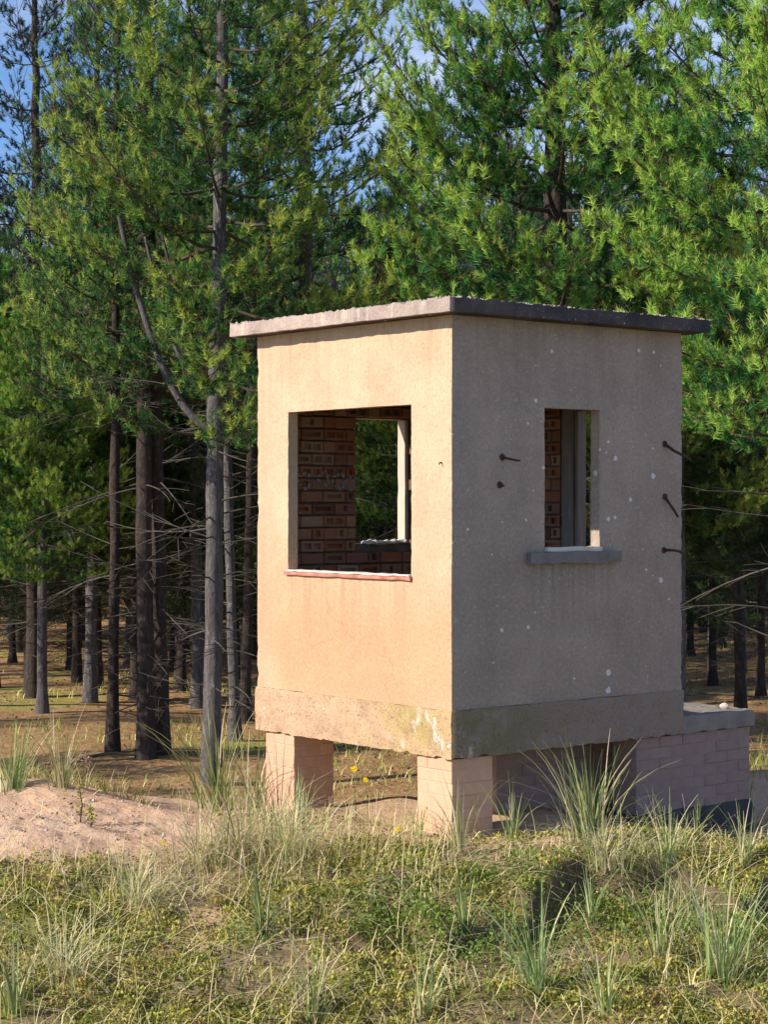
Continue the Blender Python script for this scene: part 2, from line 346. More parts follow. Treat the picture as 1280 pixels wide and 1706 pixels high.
# ------------------------------------------------------------------ watch hut
hut = empty('watch_hut', (BX, BY, BZ), .683)
tag(hut, None, 'lookout hut')
hut['label'] = 'small square concrete lookout hut with a flat slab roof, raised on short brick piers'
W, L, HB, HT, T = 2.018, 2.047, .294, 2.68, .08      # W along local y (lit face), L along local x (shaded face)
def wobble(p, amp=.004):
    n = noise.noise_vector(Vector(p)*9.0)*amp*.3 + noise.noise_vector(Vector(p)*2.1)*amp*.6
    return Vector(p)+n
def frange_lines(lo, hi, step, must):
    pts = sorted(set([round(lo, 5), round(hi, 5)]+[round(m, 5) for m in must if lo < m < hi])); out = []
    for a, b in zip(pts[:-1], pts[1:]):
        n = max(1, int(round((b-a)/step)))
        out += [a+(b-a)*i/n for i in range(n)]
    return out+[pts[-1]]
def wall(name, org, ds, dd, length, z0, z1, t, holes, mats, step=.03, chip=.007):
    """wall panel with mitred ends; s runs along, d runs inward; holes (s0,s1,z0,z1)"""
    ds = Vector(ds); dd = Vector(dd); org = Vector(org)
    S = frange_lines(0, length, step, [t, length-t]+[h[0] for h in holes]+[h[1] for h in holes])
    Z = frange_lines(z0, z1, step, [h[2] for h in holes]+[h[3] for h in holes])
    V = []; idx = {}; F = []; MI = []
    def vert(i, j, back):
        k = (i, j, back)
        if k not in idx:
            s = S[i]; d = t if back else 0
            s = min(max(s, d), length-d) if back else s
            p = org+ds*s+dd*d+Vector((0, 0, Z[j]))
            if not back:
                q = wobble(p)
                # worn arrises at the corners and round the openings
                e = min(s, length-s)
                if e < .001:
                    r = max(0, noise.noise(p*Vector((1, 1, 1))*17.0)+.1)*chip*1.6
                    q = q + dd*r + ds*(r if s < length/2 else -r)
                for h in holes:
                    if h[0]-.001 <= s <= h[1]+.001 and h[2]-.001 <= Z[j] <= h[3]+.001:
                        q = q + dd*max(0, noise.noise(p*19.0)+.05)*chip
                p = q
            idx[k] = len(V); V.append(p)
        return idx[k]
    def inh(s, z): return any(h[0] < s < h[1] and h[2] < z < h[3] for h in holes)
    for i in range(len(S)-1):
        for j in range(len(Z)-1):
            sm = (S[i]+S[i+1])/2; zm = (Z[j]+Z[j+1])/2
            if inh(sm, zm): continue
            F.append((vert(i, j, 0), vert(i+1, j, 0), vert(i+1, j+1, 0), vert(i, j+1, 0))); MI.append(0)
            if t < sm < length-t:
                F.append((vert(i, j, 1), vert(i, j+1, 1), vert(i+1, j+1, 1), vert(i+1, j, 1))); MI.append(1)
            for (di, dj, a, b) in ((-1, 0, (i, j), (i, j+1)), (1, 0, (i+1, j+1), (i+1, j)), (0, -1, (i+1, j), (i, j)), (0, 1, (i, j+1), (i+1, j+1))):
                ni, nj = i+di, j+dj
                if ni < 0 or ni >= len(S)-1 or nj < 0 or nj >= len(Z)-1 or inh((S[ni]+S[ni+1])/2, (Z[nj]+Z[nj+1])/2):
                    v4 = (vert(*a, 0), vert(*b, 0), vert(*b, 1), vert(*a, 1))
                    F.append(v4); MI.append(0)
    me = bpy.data.meshes.new(name); me.from_pydata(V, [], F)
    me.polygons.foreach_set('material_index', MI); me.update()
    bm = bmesh.new(); bm.from_mesh(me); bmesh.ops.recalc_face_normals(bm, faces=bm.faces); bm.to_mesh(me); bm.free()
    for m in mats: me.materials.append(m)
    return link('wall', me, None, hut)
WA = (.38, 1.665, 1.095, 2.155)       # window in the lit wall (along y)
WB = (.775, 1.265, 1.26, 2.145)       # window in the shaded wall (along x), its twin is opposite
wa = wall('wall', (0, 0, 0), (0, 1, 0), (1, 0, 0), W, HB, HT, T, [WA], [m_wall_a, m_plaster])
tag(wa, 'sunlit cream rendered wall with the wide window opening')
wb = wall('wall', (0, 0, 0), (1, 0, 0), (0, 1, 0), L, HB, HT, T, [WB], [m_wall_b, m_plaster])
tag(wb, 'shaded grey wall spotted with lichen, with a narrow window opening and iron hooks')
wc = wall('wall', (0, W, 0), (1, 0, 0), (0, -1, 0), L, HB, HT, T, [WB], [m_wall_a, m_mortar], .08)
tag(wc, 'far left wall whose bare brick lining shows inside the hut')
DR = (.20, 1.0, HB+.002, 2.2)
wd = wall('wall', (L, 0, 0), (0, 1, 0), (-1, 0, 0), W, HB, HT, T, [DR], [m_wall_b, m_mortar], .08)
tag(wd, 'rear wall with the doorway and bare brick lining')

def box_me(name, sx, sy, sz, bev=.006, seg=1):
    bm = bmesh.new(); bmesh.ops.create_cube(bm, size=1)
    for v in bm.verts: v.co = Vector((v.co.x*sx, v.co.y*sy, v.co.z*sz))
    if bev: bmesh.ops.bevel(bm, geom=list(bm.edges), offset=min(bev, min(sx, sy, sz)*.3), segments=seg, affect='EDGES')
    me = bpy.data.meshes.new(name); bm.to_mesh(me); bm.free(); return me
def rough_box(name, x0, x1, y0, y1, z0, z1, step=.04, amp=.006, top=0, bottom=0, fr=9):
    """subdivided box with a worn surface; `top`/`bottom` roughen those edges"""
    xs = frange_lines(x0, x1, step, []); ys = frange_lines(y0, y1, step, []); zs = frange_lines(z0, z1, min(step, (z1-z0)/2.01), [])
    bm = bmesh.new(); d = {}
    def vt(x, y, z):
        k = (round(x, 4), round(y, 4), round(z, 4))
        if k not in d:
            p = Vector((x, y, z)); q = p+noise.noise_vector(p*fr)*amp+noise.noise_vector(p*fr*3.1)*amp*.6
            if top and z > z1-1e-4: q.z += noise.noise(p*26)*top + abs(noise.noise(p*61))*top*1.2
            if bottom and z < z0+1e-4: q.z += max(0, noise.noise(p*14)-.1)*bottom
            ex = min(x-x0, x1-x); ey = min(y-y0, y1-y); ez = min(z-z0, z1-z)
            if (ex < 1e-4)+(ey < 1e-4)+(ez < 1e-4) >= 2:
                c = Vector(((x0+x1)/2, (y0+y1)/2, (z0+z1)/2)); dirv = Vector((0, 0, 0))
                if ex < 1e-4: dirv.x = math.copysign(1, c.x-x)
                if ey < 1e-4: dirv.y = math.copysign(1, c.y-y)
                if ez < 1e-4: dirv.z = math.copysign(.7, c.z-z)
                q += dirv*(max(0, noise.noise(p*13)+.15)*amp*2)
            d[k] = bm.verts.new(q)
        return d[k]
    for (A, B, f) in ((xs, ys, 'z'), (xs, zs, 'y'), (ys, zs, 'x')):
        for i in range(len(A)-1):
            for j in range(len(B)-1):
                for side in (0, 1):
                    q = [(A[i], B[j]), (A[i+1], B[j]), (A[i+1], B[j+1]), (A[i], B[j+1])]
                    if f == 'z': c = [(a, b, (z0, z1)[side]) for a, b in q]
                    elif f == 'y': c = [(a, (y0, y1)[side], b) for a, b in q]
                    else: c = [((x0, x1)[side], a, b) for a, b in q]
                    bm.faces.new([vt(*p) for p in c])
    bmesh.ops.recalc_face_normals(bm, faces=bm.faces)
    me = bpy.data.meshes.new(name); bm.to_mesh(me); bm.free(); return me
O = .136
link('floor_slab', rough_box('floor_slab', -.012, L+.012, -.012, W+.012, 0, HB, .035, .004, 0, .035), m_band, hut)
roof = link('roof_slab', rough_box('roof_slab', -O, L+O, -O, W+O, HT+.002, 2.765, .028, .003, .014, .004), m_roof, hut)
# crumbled aggregate and lichen along the top edge of the roof
rnd = random.Random(4); cv = []; cf = []
def add_chip(p, s):
    b = len(cv); q = [Vector((rnd.uniform(-1, 1), rnd.uniform(-1, 1), rnd.uniform(-.6, .6))) for _ in range(0)]
    base = [(1, 0, 0), (0, 1, 0), (-1, 0, 0), (0, -1, 0), (0, 0, 1), (0, 0, -1)]
    for a in base: cv.append(Vector(p)+Vector(a)*s*rnd.uniform(.6, 1.3)+Vector((rnd.uniform(-.3, .3)*s, rnd.uniform(-.3, .3)*s, 0)))
    for f in ((0, 1, 4), (1, 2, 4), (2, 3, 4), (3, 0, 4), (1, 0, 5), (2, 1, 5), (3, 2, 5), (0, 3, 5)): cf.append(tuple(b+i for i in f))
for i in range(1500):
    t_ = rnd.random(); e = rnd.random()**2*.25; big = .4+max(0, noise.noise(Vector((t_*9, i % 2*7, 0)))+.3)
    p = (-O+e+.008, -O+(W+2*O)*t_, 2.768) if i % 2 else (-O+(L+2*O)*t_, -O+e+.008, 2.768)
    add_chip(p, rnd.uniform(.004, .013)*big)
me = bpy.data.meshes.new('loose_gravel'); me.from_pydata(cv, [], cf); me.materials.append(m_chip)
link('loose_gravel', me, None, hut)['kind'] = 'stuff'

# interior linings of hollow brick ------------------------------------------------
def hollow_me(name, l, h, d, kind):
    """brick whose visible face (towards -y) has recessed cells"""
    xs = [-l/2, l/2]; cells = []
    if kind == 1: cells = [(-l/2+.022, -.010, -h/2+.018, h/2-.018), (.010, l/2-.022, -h/2+.018, h/2-.018)]
    elif kind == 2: cells = [(-l/2+.03, l/2-.03, -h/2+.022, h/2-.022)]
    elif kind == 3: cells = [(-.022, .016, -h/2+.018, h/2-.014)]
    xs = sorted(set([-l/2, l/2]+[c[0] for c in cells]+[c[1] for c in cells])); zs = sorted(set([-h/2, h/2]+[c[2] for c in cells]+[c[3] for c in cells]))
    bm = bmesh.new(); ch = .004
    def f(*ps): bm.faces.new([bm.verts.new(p) for p in ps])
    def inc(x, z): return any(c[0] < x < c[1] and c[2] < z < c[3] for c in cells)
    def P(x, z): 
        return (x-math.copysign(ch, x) if abs(abs(x)-l/2) < 1e-6 else x, 0, z-math.copysign(ch, z) if abs(abs(z)-h/2) < 1e-6 else z)
    for i in range(len(xs)-1):
        for j in range(len(zs)-1):
            if not inc((xs[i]+xs[i+1])/2, (zs[j]+zs[j+1])/2):
                f(P(xs[i], zs[j]), P(xs[i+1], zs[j]), P(xs[i+1], zs[j+1]), P(xs[i], zs[j+1]))
    r = .030
    for a, b, c, e in cells:
        f((a, r, c), (b, r, c), (b, r, e), (a, r, e)); f((a, 0, c), (b, 0, c), (b, r, c), (a, r, c)); f((a, 0, e), (a, r, e), (b, r, e), (b, 0, e))
        f((a, 0, c), (a, r, c), (a, r, e), (a, 0, e)); f((b, 0, c), (b, 0, e), (b, r, e), (b, r, c))
    co = [(-l/2, -h/2), (l/2, -h/2), (l/2, h/2), (-l/2, h/2)]
    for k in range(4):
        a = co[k]; b = co[(k+1) % 4]; A = P(*a); B = P(*b)
        f(A, B, (b[0], ch, b[1]), (a[0], ch, a[1])); f((a[0], ch, a[1]), (b[0], ch, b[1]), (b[0], d, b[1]), (a[0], d, a[1]))
    bmesh.ops.remove_doubles(bm, verts=bm.verts, dist=1e-6); bmesh.ops.recalc_face_normals(bm, faces=bm.faces)
    me = bpy.data.meshes.new(name); bm.to_mesh(me); bm.free(); me.materials.append(m_brick_in); return me
bcache = {}
def lay(parent, P, horiz, rot, z_from, z_to, s_from, s_to, holes, seed):
    """P(s) -> local point on the inner face; bricks proud of the wall"""
    rr = random.Random(seed); hh = .086; row = 0; z = z_from
    while z+hh-.01 <= z_to:
        s = s_from - (.10 if row % 2 else 0)
        while s < s_to-.02:
            l = rr.choice((.2, .2, .2, .105)); a = max(s, s_from); b = min(s+l, s_to); s += l
            segs = [(a, b)]
            for h in holes:
                if z+hh-.012 > h[2] and z < h[3]:
                    segs = [q for (a2, b2) in segs for q in ((a2, min(b2, h[0])), (max(a2, h[1]), b2))]
            for a2, b2 in segs:
                if b2-a2 < .03: continue
                ln = round((b2-a2-.009)/.01)*.01
                if ln < .03: continue
                kind = rr.choice((0, 0, 1, 1, 2, 2, 3)) if ln > .12 else rr.choice((0, 3))
                key = (ln, kind)
                if key not in bcache: bcache[key] = hollow_me('hollow_brick', ln, hh-rr.choice((.010, .014)), .034, kind)
                p = P((a2+b2)/2); o = link('hollow_brick', bcache[key], None, parent, (p[0], p[1], z+hh/2), (rr.uniform(-.015, .015), rr.uniform(-.02, .02), rot+rr.uniform(-.02, .02)))
                k = rr.uniform(-.006, .004); o.location = (p[0]+horiz[0]*k, p[1]+horiz[1]*k, z+hh/2)
        z += hh; row += 1
lay(wc, lambda s: (s, W-T-.036), (0, -1), 0, .86, 2.66, T+.002, L-T-.04, [WB], 5)
lay(wd, lambda s: (L-T-.036, s), (-1, 0), -math.pi/2, .86, 2.66, 1.04, W-T-.04, [], 8)
# cream timber strip in the far window, grey post in the doorway, plastered dado
def part(name, me, m, parent=hut, loc=(0, 0, 0), rot=(0, 0, 0), label=None):
    o = link(name, me, m, parent, loc, rot)
    if label: o['label'] = label
    return o
part('window_jamb', rough_box('window_jamb', WB[1]-.03, WB[1]-.002, W-T-.012, W-.01, WB[2]+.002, WB[3]-.002, .1, .002), m_paintedwood, wc, label='pale sunlit jamb strip of the far window')
part('door_post', rough_box('door_post', L-.145, L-.02, .885, .998, HB+.003, 2.2, .08, .002), m_timber, wd, label='grey timber door post')
part('door_stop', rough_box('door_stop', L-.13, L-.05, .850, .882, HB+.003, 2.19, .08, .002), m_timber, wd)
part('rubble', rough_box('rubble', WB[0]+.1, WB[1]-.01, W-.13, W-.02, WB[2]-.006, WB[2]+.012, .025, .008, .02), m_white, wc)
part('dado', rough_box('dado', T+.002, L-T-.04, W-T-.03, W-T-.002, HB+.005, .85, .1, .003), m_plaster, wc)
# painted rings scrawled on the brick lining
def ring_me(r, wd_, n=26):
    bm = bmesh.new(); vs_ = []
    for i in range(n):
        a = i/n*2*math.pi; rr_ = r*(1+.12*math.sin(a*3+r*90)); q = wd_*(.6+.6*abs(math.sin(a*2.3)))
        vs_.append((bm.verts.new(((rr_)*math.cos(a), 0, rr_*math.sin(a))), bm.verts.new(((rr_-q)*math.cos(a), 0, (rr_-q)*math.sin(a)))))
    for i in range(n):
        if math.sin(i*1.9+r*300) > .55: continue
        a, b = vs_[i]; c, d = vs_[(i+1) % n]; bm.faces.new((a, c, d, b))
    me = bpy.data.meshes.new('paint_ring'); bm.to_mesh(me); bm.free(); return me
for sx, zz, r in ((.30, 1.70, .062), (.47, 1.715, .052), (.60, 1.70, .060), (.69, 1.68, .05)):
    part('paint_ring', ring_me(r, .022), m_paint, wc, (sx, W-T-.052, zz), label='smudged chalky ring painted on the bricks')

# sills
part('window_sill', rough_box('window_sill', -.022, .0, .37, 1.685, WA[2]-.028, WA[2]-.004, .05, .003, .002), m_redtile, wa, label='thin red tile sill of the wide window')
part('sill_bed', rough_box('sill_bed', -.02, T-.002, WA[0]+.003, WA[1]-.003, WA[2]-.003, WA[2]+.006, .05, .003, .004), m_white, wa)
part('window_sill', rough_box('window_sill', .615, 1.425, -.05, -.001, 1.165, 1.238, .04, .006, .006), m_sill, wb, label='chipped grey concrete sill of the narrow window')
part('sill_bed', rough_box('sill_bed', WB[0]+.003, WB[1]-.003, -.03, T-.002, 1.240, WB[2]+.006, .05, .004, .006), m_white, wb)

def tube(name, pts, rads, n=8, closed=True):
    pts = [Vector(p) for p in pts]; V = []; F = []; up = Vector((.3, .2, 1))
    for i, p in enumerate(pts):
        d = (pts[min(i+1, len(pts)-1)]-pts[max(i-1, 0)]).normalized(); a = d.cross(Vector((0.13, 1, .21)) if abs(d.y) < .9 else Vector((1, 0, .1))).normalized(); b = d.cross(a)
        for k in range(n):
            t_ = 2*math.pi*k/n; V.append(p+(a*math.cos(t_)+b*math.sin(t_))*rads[i])
    for i in range(len(pts)-1):
        for k in range(n): F.append((i*n+k, i*n+(k+1) % n, (i+1)*n+(k+1) % n, (i+1)*n+k))
    if closed: F.append(tuple(range(n-1, -1, -1))); F.append(tuple((len(pts)-1)*n+k for k in range(n)))
    me = bpy.data.meshes.new(name); me.from_pydata(V, [], F); me.polygons.foreach_set('use_smooth', [True]*len(F)); return me
def hook(x, z, pts, r=.009, lab=None):
    o = part('iron_hook', tube('iron_hook', [(a*.85, b*.8, c*.9) for a, b, c in pts], [r*1.2]+[r]*(len(pts)-2)+[r*.85]), m_rust, wb, (x, 0, z), label=lab)
    link('socket', tube('socket', [(0, .004, 0), (0, -.008, 0)], [.024, .020], 10), m_rust, o)
hook(.412, 1.828, [(0, 0, 0), (.02, -.05, -.01), (.05, -.10, -.022), (.065, -.13, -.024)], .007, 'short bent iron hook left of the narrow window')
hook(.392, 1.658, [(0, 0, 0), (.006, -.022, -.004), (.008, -.04, -.008)], .007, 'broken iron stub below the short hook')
hook(1.878, 1.939, [(0, 0, 0), (.03, -.07, -.05), (.06, -.14, -.085), (.095, -.20, -.12)], .010, 'topmost of the three long iron hooks at the right edge')
hook(1.879, 1.588, [(0, 0, 0), (.012, -.04, -.05), (.03, -.08, -.105), (.05, -.10, -.15)], .009, 'middle of the three long iron hooks at the right edge')
hook(1.869, 1.234, [(0, 0, 0), (.03, -.08, 0), (.06, -.12, -.008), (.085, -.14, -.035), (.095, -.145, -.075)], .009, 'lowest of the three long iron hooks, bent down')
nail = part('nail', tube('nail', [(.004, 0, 0), (-.018, .002, 0), (-.02, .002, -.012)], [.005, .005, .004], 6), m_rust, wa, (0, .09, 1.79), label='rusty nail with a brown stain')

# piers --------------------------------------------------------------------------
bb = {}
def bbox(a, b, c, m):
    k = (round(a, 3), round(b, 3), round(c, 3), m.name)
    if k not in bb: bb[k] = box_me('brick', a, b, c, .0035); bb[k].materials.append(m)
    return bb[k]
def pier(x0, y0, sx, sy, label, m=m_brick_pink):
    zb = -.95
    p = link('pier', box_me('pier', sx-.006, sy-.006, -zb-.004, 0), m_brick_pink if m is m_brick_pink else m_brick_pur, hut, (x0+sx/2, y0+sy/2, zb/2-.002))
    p['label'] = label; rr = random.Random(int(x0*10+y0*100)); k = 0; z = -.004
    while z > zb+.01:
        if k % 2: bits = [(-sx/2, -sx/2+.225, -sy/2, sy/2), (-sx/2+.2285, sx/2, -sy/2, sy/2)]
        else: bits = [(-sx/2, sx/2, -sy/2, -sy/2+.225), (-sx/2, sx/2, -sy/2+.2285, sy/2)]
        for a, b, c, d in bits:
            me = bbox(b-a, d-c, .0725, m); j = rr.uniform(-.002, .002)
            link('brick', me, None, p, ((a+b)/2+j, (c+d)/2+rr.uniform(-.002, .002), z-.0345-(zb/2-.002)), (0, 0, rr.uniform(-.006, .006)))
        z -= .076; k += 1
pier(.012, .012, .335, .325, 'sunlit pink brick pier under the near corner')
pier(.012, 1.615, .335, .325, 'pink brick pier under the left corner')
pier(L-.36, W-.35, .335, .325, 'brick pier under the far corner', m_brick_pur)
# low brick wall beneath the rear and the annex platform beside the hut ----------------
def brick_wall(parent_label, x0, y0, dx, length, z1, z0, th, m, name='base_wall'):
    """wall running along local x (dx=1) or local y (dx=0); bricks show on the outside"""
    core = box_me(name, length if dx else th-.007, th-.007 if dx else length, z1-z0, 0)
    cx, cy = (x0+length/2, y0+th/2) if dx else (x0+th/2, y0+length/2)
    b = link(name, core, m_brick_pur, hut, (cx, cy, (z0+z1)/2)); b['label'] = parent_label
    rr = random.Random(len(parent_label)); z = z1-.002; k = 0
    while z-.07 > z0-.03:
        s = -length/2 - (.11 if k % 2 else 0)
        while s < length/2-.03:
            a = max(s, -length/2); e = min(s+.218, length/2); s += .225
            if e-a < .04: continue
            e += .003
            me = bbox(round(e-a, 2) if dx else th, th if dx else round(e-a, 2), .070, m)
            j = rr.uniform(-.003, .003)
            link('brick', me, None, b, ((a+e)/2 if dx else j, j if dx else (a+e)/2, z-.033-(z0+z1)/2), (0, 0, rr.uniform(-.006, .006)))
        z -= .075; k += 1
    return b
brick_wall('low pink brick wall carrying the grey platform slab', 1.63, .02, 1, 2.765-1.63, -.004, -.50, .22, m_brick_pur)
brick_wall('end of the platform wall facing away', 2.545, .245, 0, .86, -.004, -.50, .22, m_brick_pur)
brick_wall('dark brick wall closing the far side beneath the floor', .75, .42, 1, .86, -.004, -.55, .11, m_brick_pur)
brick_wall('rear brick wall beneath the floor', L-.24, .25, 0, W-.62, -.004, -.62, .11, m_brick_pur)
link('plinth', rough_box('plinth', 1.62, 2.79, .0, 1.15, -.95, -.503, .06, .008), m_black, hut)['label'] = 'dark tarred plinth under the platform wall'
link('platform_slab', rough_box('platform_slab', L+.014, 2.79, -.004, 1.16, .0, .115, .04, .005, .006, .01), m_slabc, hut)['label'] = 'grey concrete platform slab beside the hut'
bm = bmesh.new(); bmesh.ops.create_icosphere(bm, subdivisions=2, radius=.03)
for v in bm.verts: v.co = Vector((v.co.x*1.1, v.co.y*.8, v.co.z*.75))*(1+.35*noise.noise(v.co*40))
st_me = bpy.data.meshes.new('stone'); bm.to_mesh(st_me); bm.free()
def wpt(v, u, z): 
    c, s = math.cos(.683), math.sin(.683); return (BX+v*c-u*s, BY+v*s+u*c, BZ+z)
tag(link('stone', st_me, m_white, None, wpt(2.62, .12, .14)), 'small pale stone lying on the grey platform slab', 'stone')

# ------------------------------------------------------------------ pine trees
def tubes_np(T, n):
    """T: list of (pts (k,3), radii (k)) with the same k; returns V,F"""
    P = np.array([t[0] for t in T]); Rr = np.array([t[1] for t in T]); m, k, _ = P.shape
    D = np.empty_like(P); D[:, 1:-1] = P[:, 2:]-P[:, :-2]; D[:, 0] = P[:, 1]-P[:, 0]; D[:, -1] = P[:, -1]-P[:, -2]; D = nrm(D)
    ref = np.where(np.abs(D[..., 2:3]) > .85, np.array([1., .1, 0]), np.array([.05, .1, 1.])); A = nrm(np.cross(D, ref)); B = np.cross(D, A)
    an = np.arange(n)*2*np.pi/n
    V = P[:, :, None, :]+Rr[:, :, None, None]*(A[:, :, None, :]*np.cos(an)[None, None, :, None]+B[:, :, None, :]*np.sin(an)[None, None, :, None])
    base = (np.arange(m)[:, None, None]*k*n+np.arange(k-1)[None, :, None]*n); a = np.arange(n)[None, None, :]; b = (a+1) % n
    F = np.stack([base+a, base+b, base+n+b, base+n+a], -1).reshape(-1, 4)
    return V.reshape(-1, 3), F
def cat_vf(L_):
    V = []; F = []; o = 0
    for v, f in L_: V.append(v); F.append(f+o); o += len(v)
    return np.concatenate(V), np.concatenate(F)
def tufts(P, D, tint, rng, K=22, ln=.085, wd=.0046, bud=True):
    n = len(P); P = P[:, None, :]; D = D[:, None, :]
    r = rng.normal(size=(n, K, 3)); r -= (r*D).sum(-1, keepdims=True)*D; r = nrm(r)
    ang = rng.uniform(.15, 1.35, (n, K, 1)); nd = D*np.cos(ang)+r*np.sin(ang)
    st = P-D*rng.uniform(0, .11, (n, K, 1)); en = st+nd*ln*rng.uniform(.75, 1.1, (n, K, 1))*np.repeat(rng.uniform(.6, 1.3, (n, 1, 1)), K, 1)
    sd = nrm(np.cross(nd, rng.normal(size=(n, K, 3))))*wd
    V = np.stack([st+sd, en, st-sd], 2).reshape(-1, 3)
    F = np.arange(n*K*3).reshape(-1, 3)
    tt = np.clip(tint[:, None]+rng.normal(0, .09, (n, K)), 0, .87); tt = np.where(rng.random((n, K)) < .03, .93, tt); tt = np.repeat(tt.reshape(-1), 3)
    if bud:
        sel = rng.random(n) < .28; Pb = P[sel][:, 0]; Db = D[sel][:, 0]; m = len(Pb)
        s1 = nrm(np.cross(Db, rng.normal(size=(m, 3))))*.009; 
        Vb = np.stack([Pb+s1, Pb+Db*.085, Pb-s1], 1).reshape(-1, 3)
        Fb = np.arange(m*3).reshape(-1, 3)+len(V); V = np.concatenate([V, Vb]); F = np.concatenate([F, Fb]); tt = np.concatenate([tt, np.full(m*3, .96)])
    return V, F, tt
def pine_meshes(name, seed, h, cb, rad, trunk_r, dens=1.0, whorl=.42, dead_from=1.0, lean=(0, 0), K=28, bright=.5, sparse=0, forks=0, top_z=None):
    rng = np.random.default_rng(seed)
    # trunk
    k = 26; zz = np.linspace(-.35, h, k); f = np.clip(zz/h, 0, 1)
    wx = np.cumsum(rng.normal(0, .018, k))*f*1.2+lean[0]*f; wy = np.cumsum(rng.normal(0, .018, k))*f*1.2+lean[1]*f
    cen = np.stack([wx, wy, zz], 1); rr = trunk_r*(1-f*.9)**.55*(1+.55*np.exp(-np.clip(zz, 0, 9)*7))*(1+rng.normal(0, .02, k))
    V, F = tubes_np([(cen, rr)], 12)
    V[:, :2] += (np.array([[noise.noise(Vector(v)*6.0)] for v in V]))*trunk_r*.18
    tm = np_mesh(name+'_trunk', V, F, True)
    def tp(z): return np.array([np.interp(z, zz, wx), np.interp(z, zz, wy), z])
    forkl = []; limbs = []; seco = []; dead = []; TP = []; TD = []; TT = []
    def sub(p, d, ln, z_rel):
        q = [p+d*ln*t+np.array([0, 0, .22*ln*t*t]) for t in (0, .5, 1)]
        seco.append((np.array(q), np.array([.007, .005, .003])))
        nt_ = max(2, int(ln/.105*dens))
        for t in np.linspace(.25, 1, nt_):
            pp = p+d*ln*t+np.array([0, 0, .22*ln*t*t])
            dd = d*.6+rng.normal(0, .35, 3)+np.array([0, 0, .75]); dd /= np.linalg.norm(dd)
            off = rng.normal(0, .055, 3); 
            TP.append(pp+off); TD.append(dd); TT.append(z_rel)
    z = dead_from
    while z < h-.15:
        live = z > cb+rng.normal(0, .25); fr = max(0, (z-cb)/(h-cb)); nb = int(rng.integers(4, 7)) if live else int(rng.integers(0, 4)); a0 = rng.uniform(0, 6.28)
        for b in range(nb):
            if sparse and live and rng.random() < sparse: continue
            az = a0+b*2*math.pi/nb+rng.normal(0, .25); hd = np.array([math.cos(az), math.sin(az), 0])
            p0 = tp(z+rng.normal(0, .05)); r0 = np.interp(z, zz, rr)
            if live:
                ln = (rad*(1-fr)**.72*min(1, .62+fr*2.2)+.22)*rng.uniform(.72, 1.15); el = math.radians(rng.uniform(-6, 16)+fr*26)
                ts = np.linspace(0, 1, 6); cv_ = rng.uniform(.05, .24)*ln; sw = rng.normal(0, .12)*ln; sd = np.array([-hd[1], hd[0], 0])
                pts = np.array([p0+hd*ln*t*math.cos(el)+np.array([0, 0, ln*t*math.sin(el)+cv_*t*t-.12*ln*math.sin(3.1*t)])+sd*sw*t*t for t in ts])
                limbs.append((pts, np.linspace(min(.024, r0*.3)*(.5+ln/4), .006, 6)))
                ns = int(ln/.125*dens)+2
                for s_ in range(ns):
                    t = .22+.78*(s_+rng.random())/ns; t = min(t, 1); j = min(int(t*5), 4); pp = pts[j]+(pts[j+1]-pts[j])*(t*5-j)
                    dirb = nrm(pts[j+1]-pts[j]); side = 1 if s_ % 2 else -1; aa = rng.uniform(.5, 1.15)*side
                    dv = dirb*math.cos(aa)+np.cross(dirb, [0, 0, 1])*math.sin(aa)+np.array([0, 0, rng.uniform(-.15, .45)]); dv /= np.linalg.norm(dv)
                    sub(pp, dv, (.22+.42*(1-t)*ln/2.2+rng.uniform(0, .15)), t)
                sub(pts[-1]-.1*nrm(pts[-1]-pts[-2]), nrm(pts[-1]-pts[-2]), .28, 1)
            else:
                ln = rng.uniform(.4, 1.0)*(1.1+.9*z/max(cb, .1)); el = math.radians(rng.uniform(-14, 16)); cvd = rng.uniform(-.25, .22)
                sw = rng.normal(0, .2); sd = np.array([-hd[1], hd[0], 0])
                pts = np.array([p0+hd*ln*t*math.cos(el)+np.array([0, 0, ln*t*math.sin(el)+cvd*ln*t*t])+sd*sw*ln*t*t for t in np.linspace(0, 1, 6)])
                dead.append((pts, np.linspace(.013, .004, 6)*rng.uniform(.7, 1.2)))
                for s_ in range(int(ln*5)):
                    t = rng.uniform(.3, 1); j = min(int(t*5), 4); pp = pts[j]+(pts[j+1]-pts[j])*(t*5-j); aa = rng.uniform(.4, 1.1)*rng.choice([-1, 1])
                    dirb = nrm(pts[j+1]-pts[j]); dv = dirb*math.cos(aa)+np.cross(dirb, [0, 0, 1])*math.sin(aa)+np.array([0, 0, rng.uniform(-.3, .3)]); l2 = rng.uniform(.15, .5)
                    dead.append((np.array([pp+dv*l2*q+np.array([0, 0, -.08*q*q*l2]) for q in np.linspace(0, 1, 6)]), np.linspace(.005, .003, 6)))
        z += whorl*rng.uniform(.75, 1.2) if live else whorl*.62*rng.uniform(.6, 1.3)
    if forks:   # steep curved limbs like those on the thick grey trunk
        for (z0_, az, ln, r_) in forks:
            hd = np.array([math.cos(az), math.sin(az), 0]); p0 = tp(z0_)
            pts = np.array([p0-hd*.05+hd*ln*.42*(t**.75)+np.array([0, 0, ln*(.30*t+.62*t*t)]) for t in np.linspace(0, 1, 9)])
            forkl.append((pts, np.linspace(r_, r_*.5, 9)))
    TP = np.array(TP); TD = nrm(np.array(TD)); TT = np.array(TT)
    # young outer, upper growth is lighter than the old needles inside the crown
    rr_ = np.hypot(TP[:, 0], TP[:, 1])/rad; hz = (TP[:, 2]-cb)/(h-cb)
    tint = np.clip(.10+bright*.55*np.clip(rr_, 0, 1)+.22*TT*bright+.14*hz+rng.normal(0, .17, len(TP)), 0, .86)
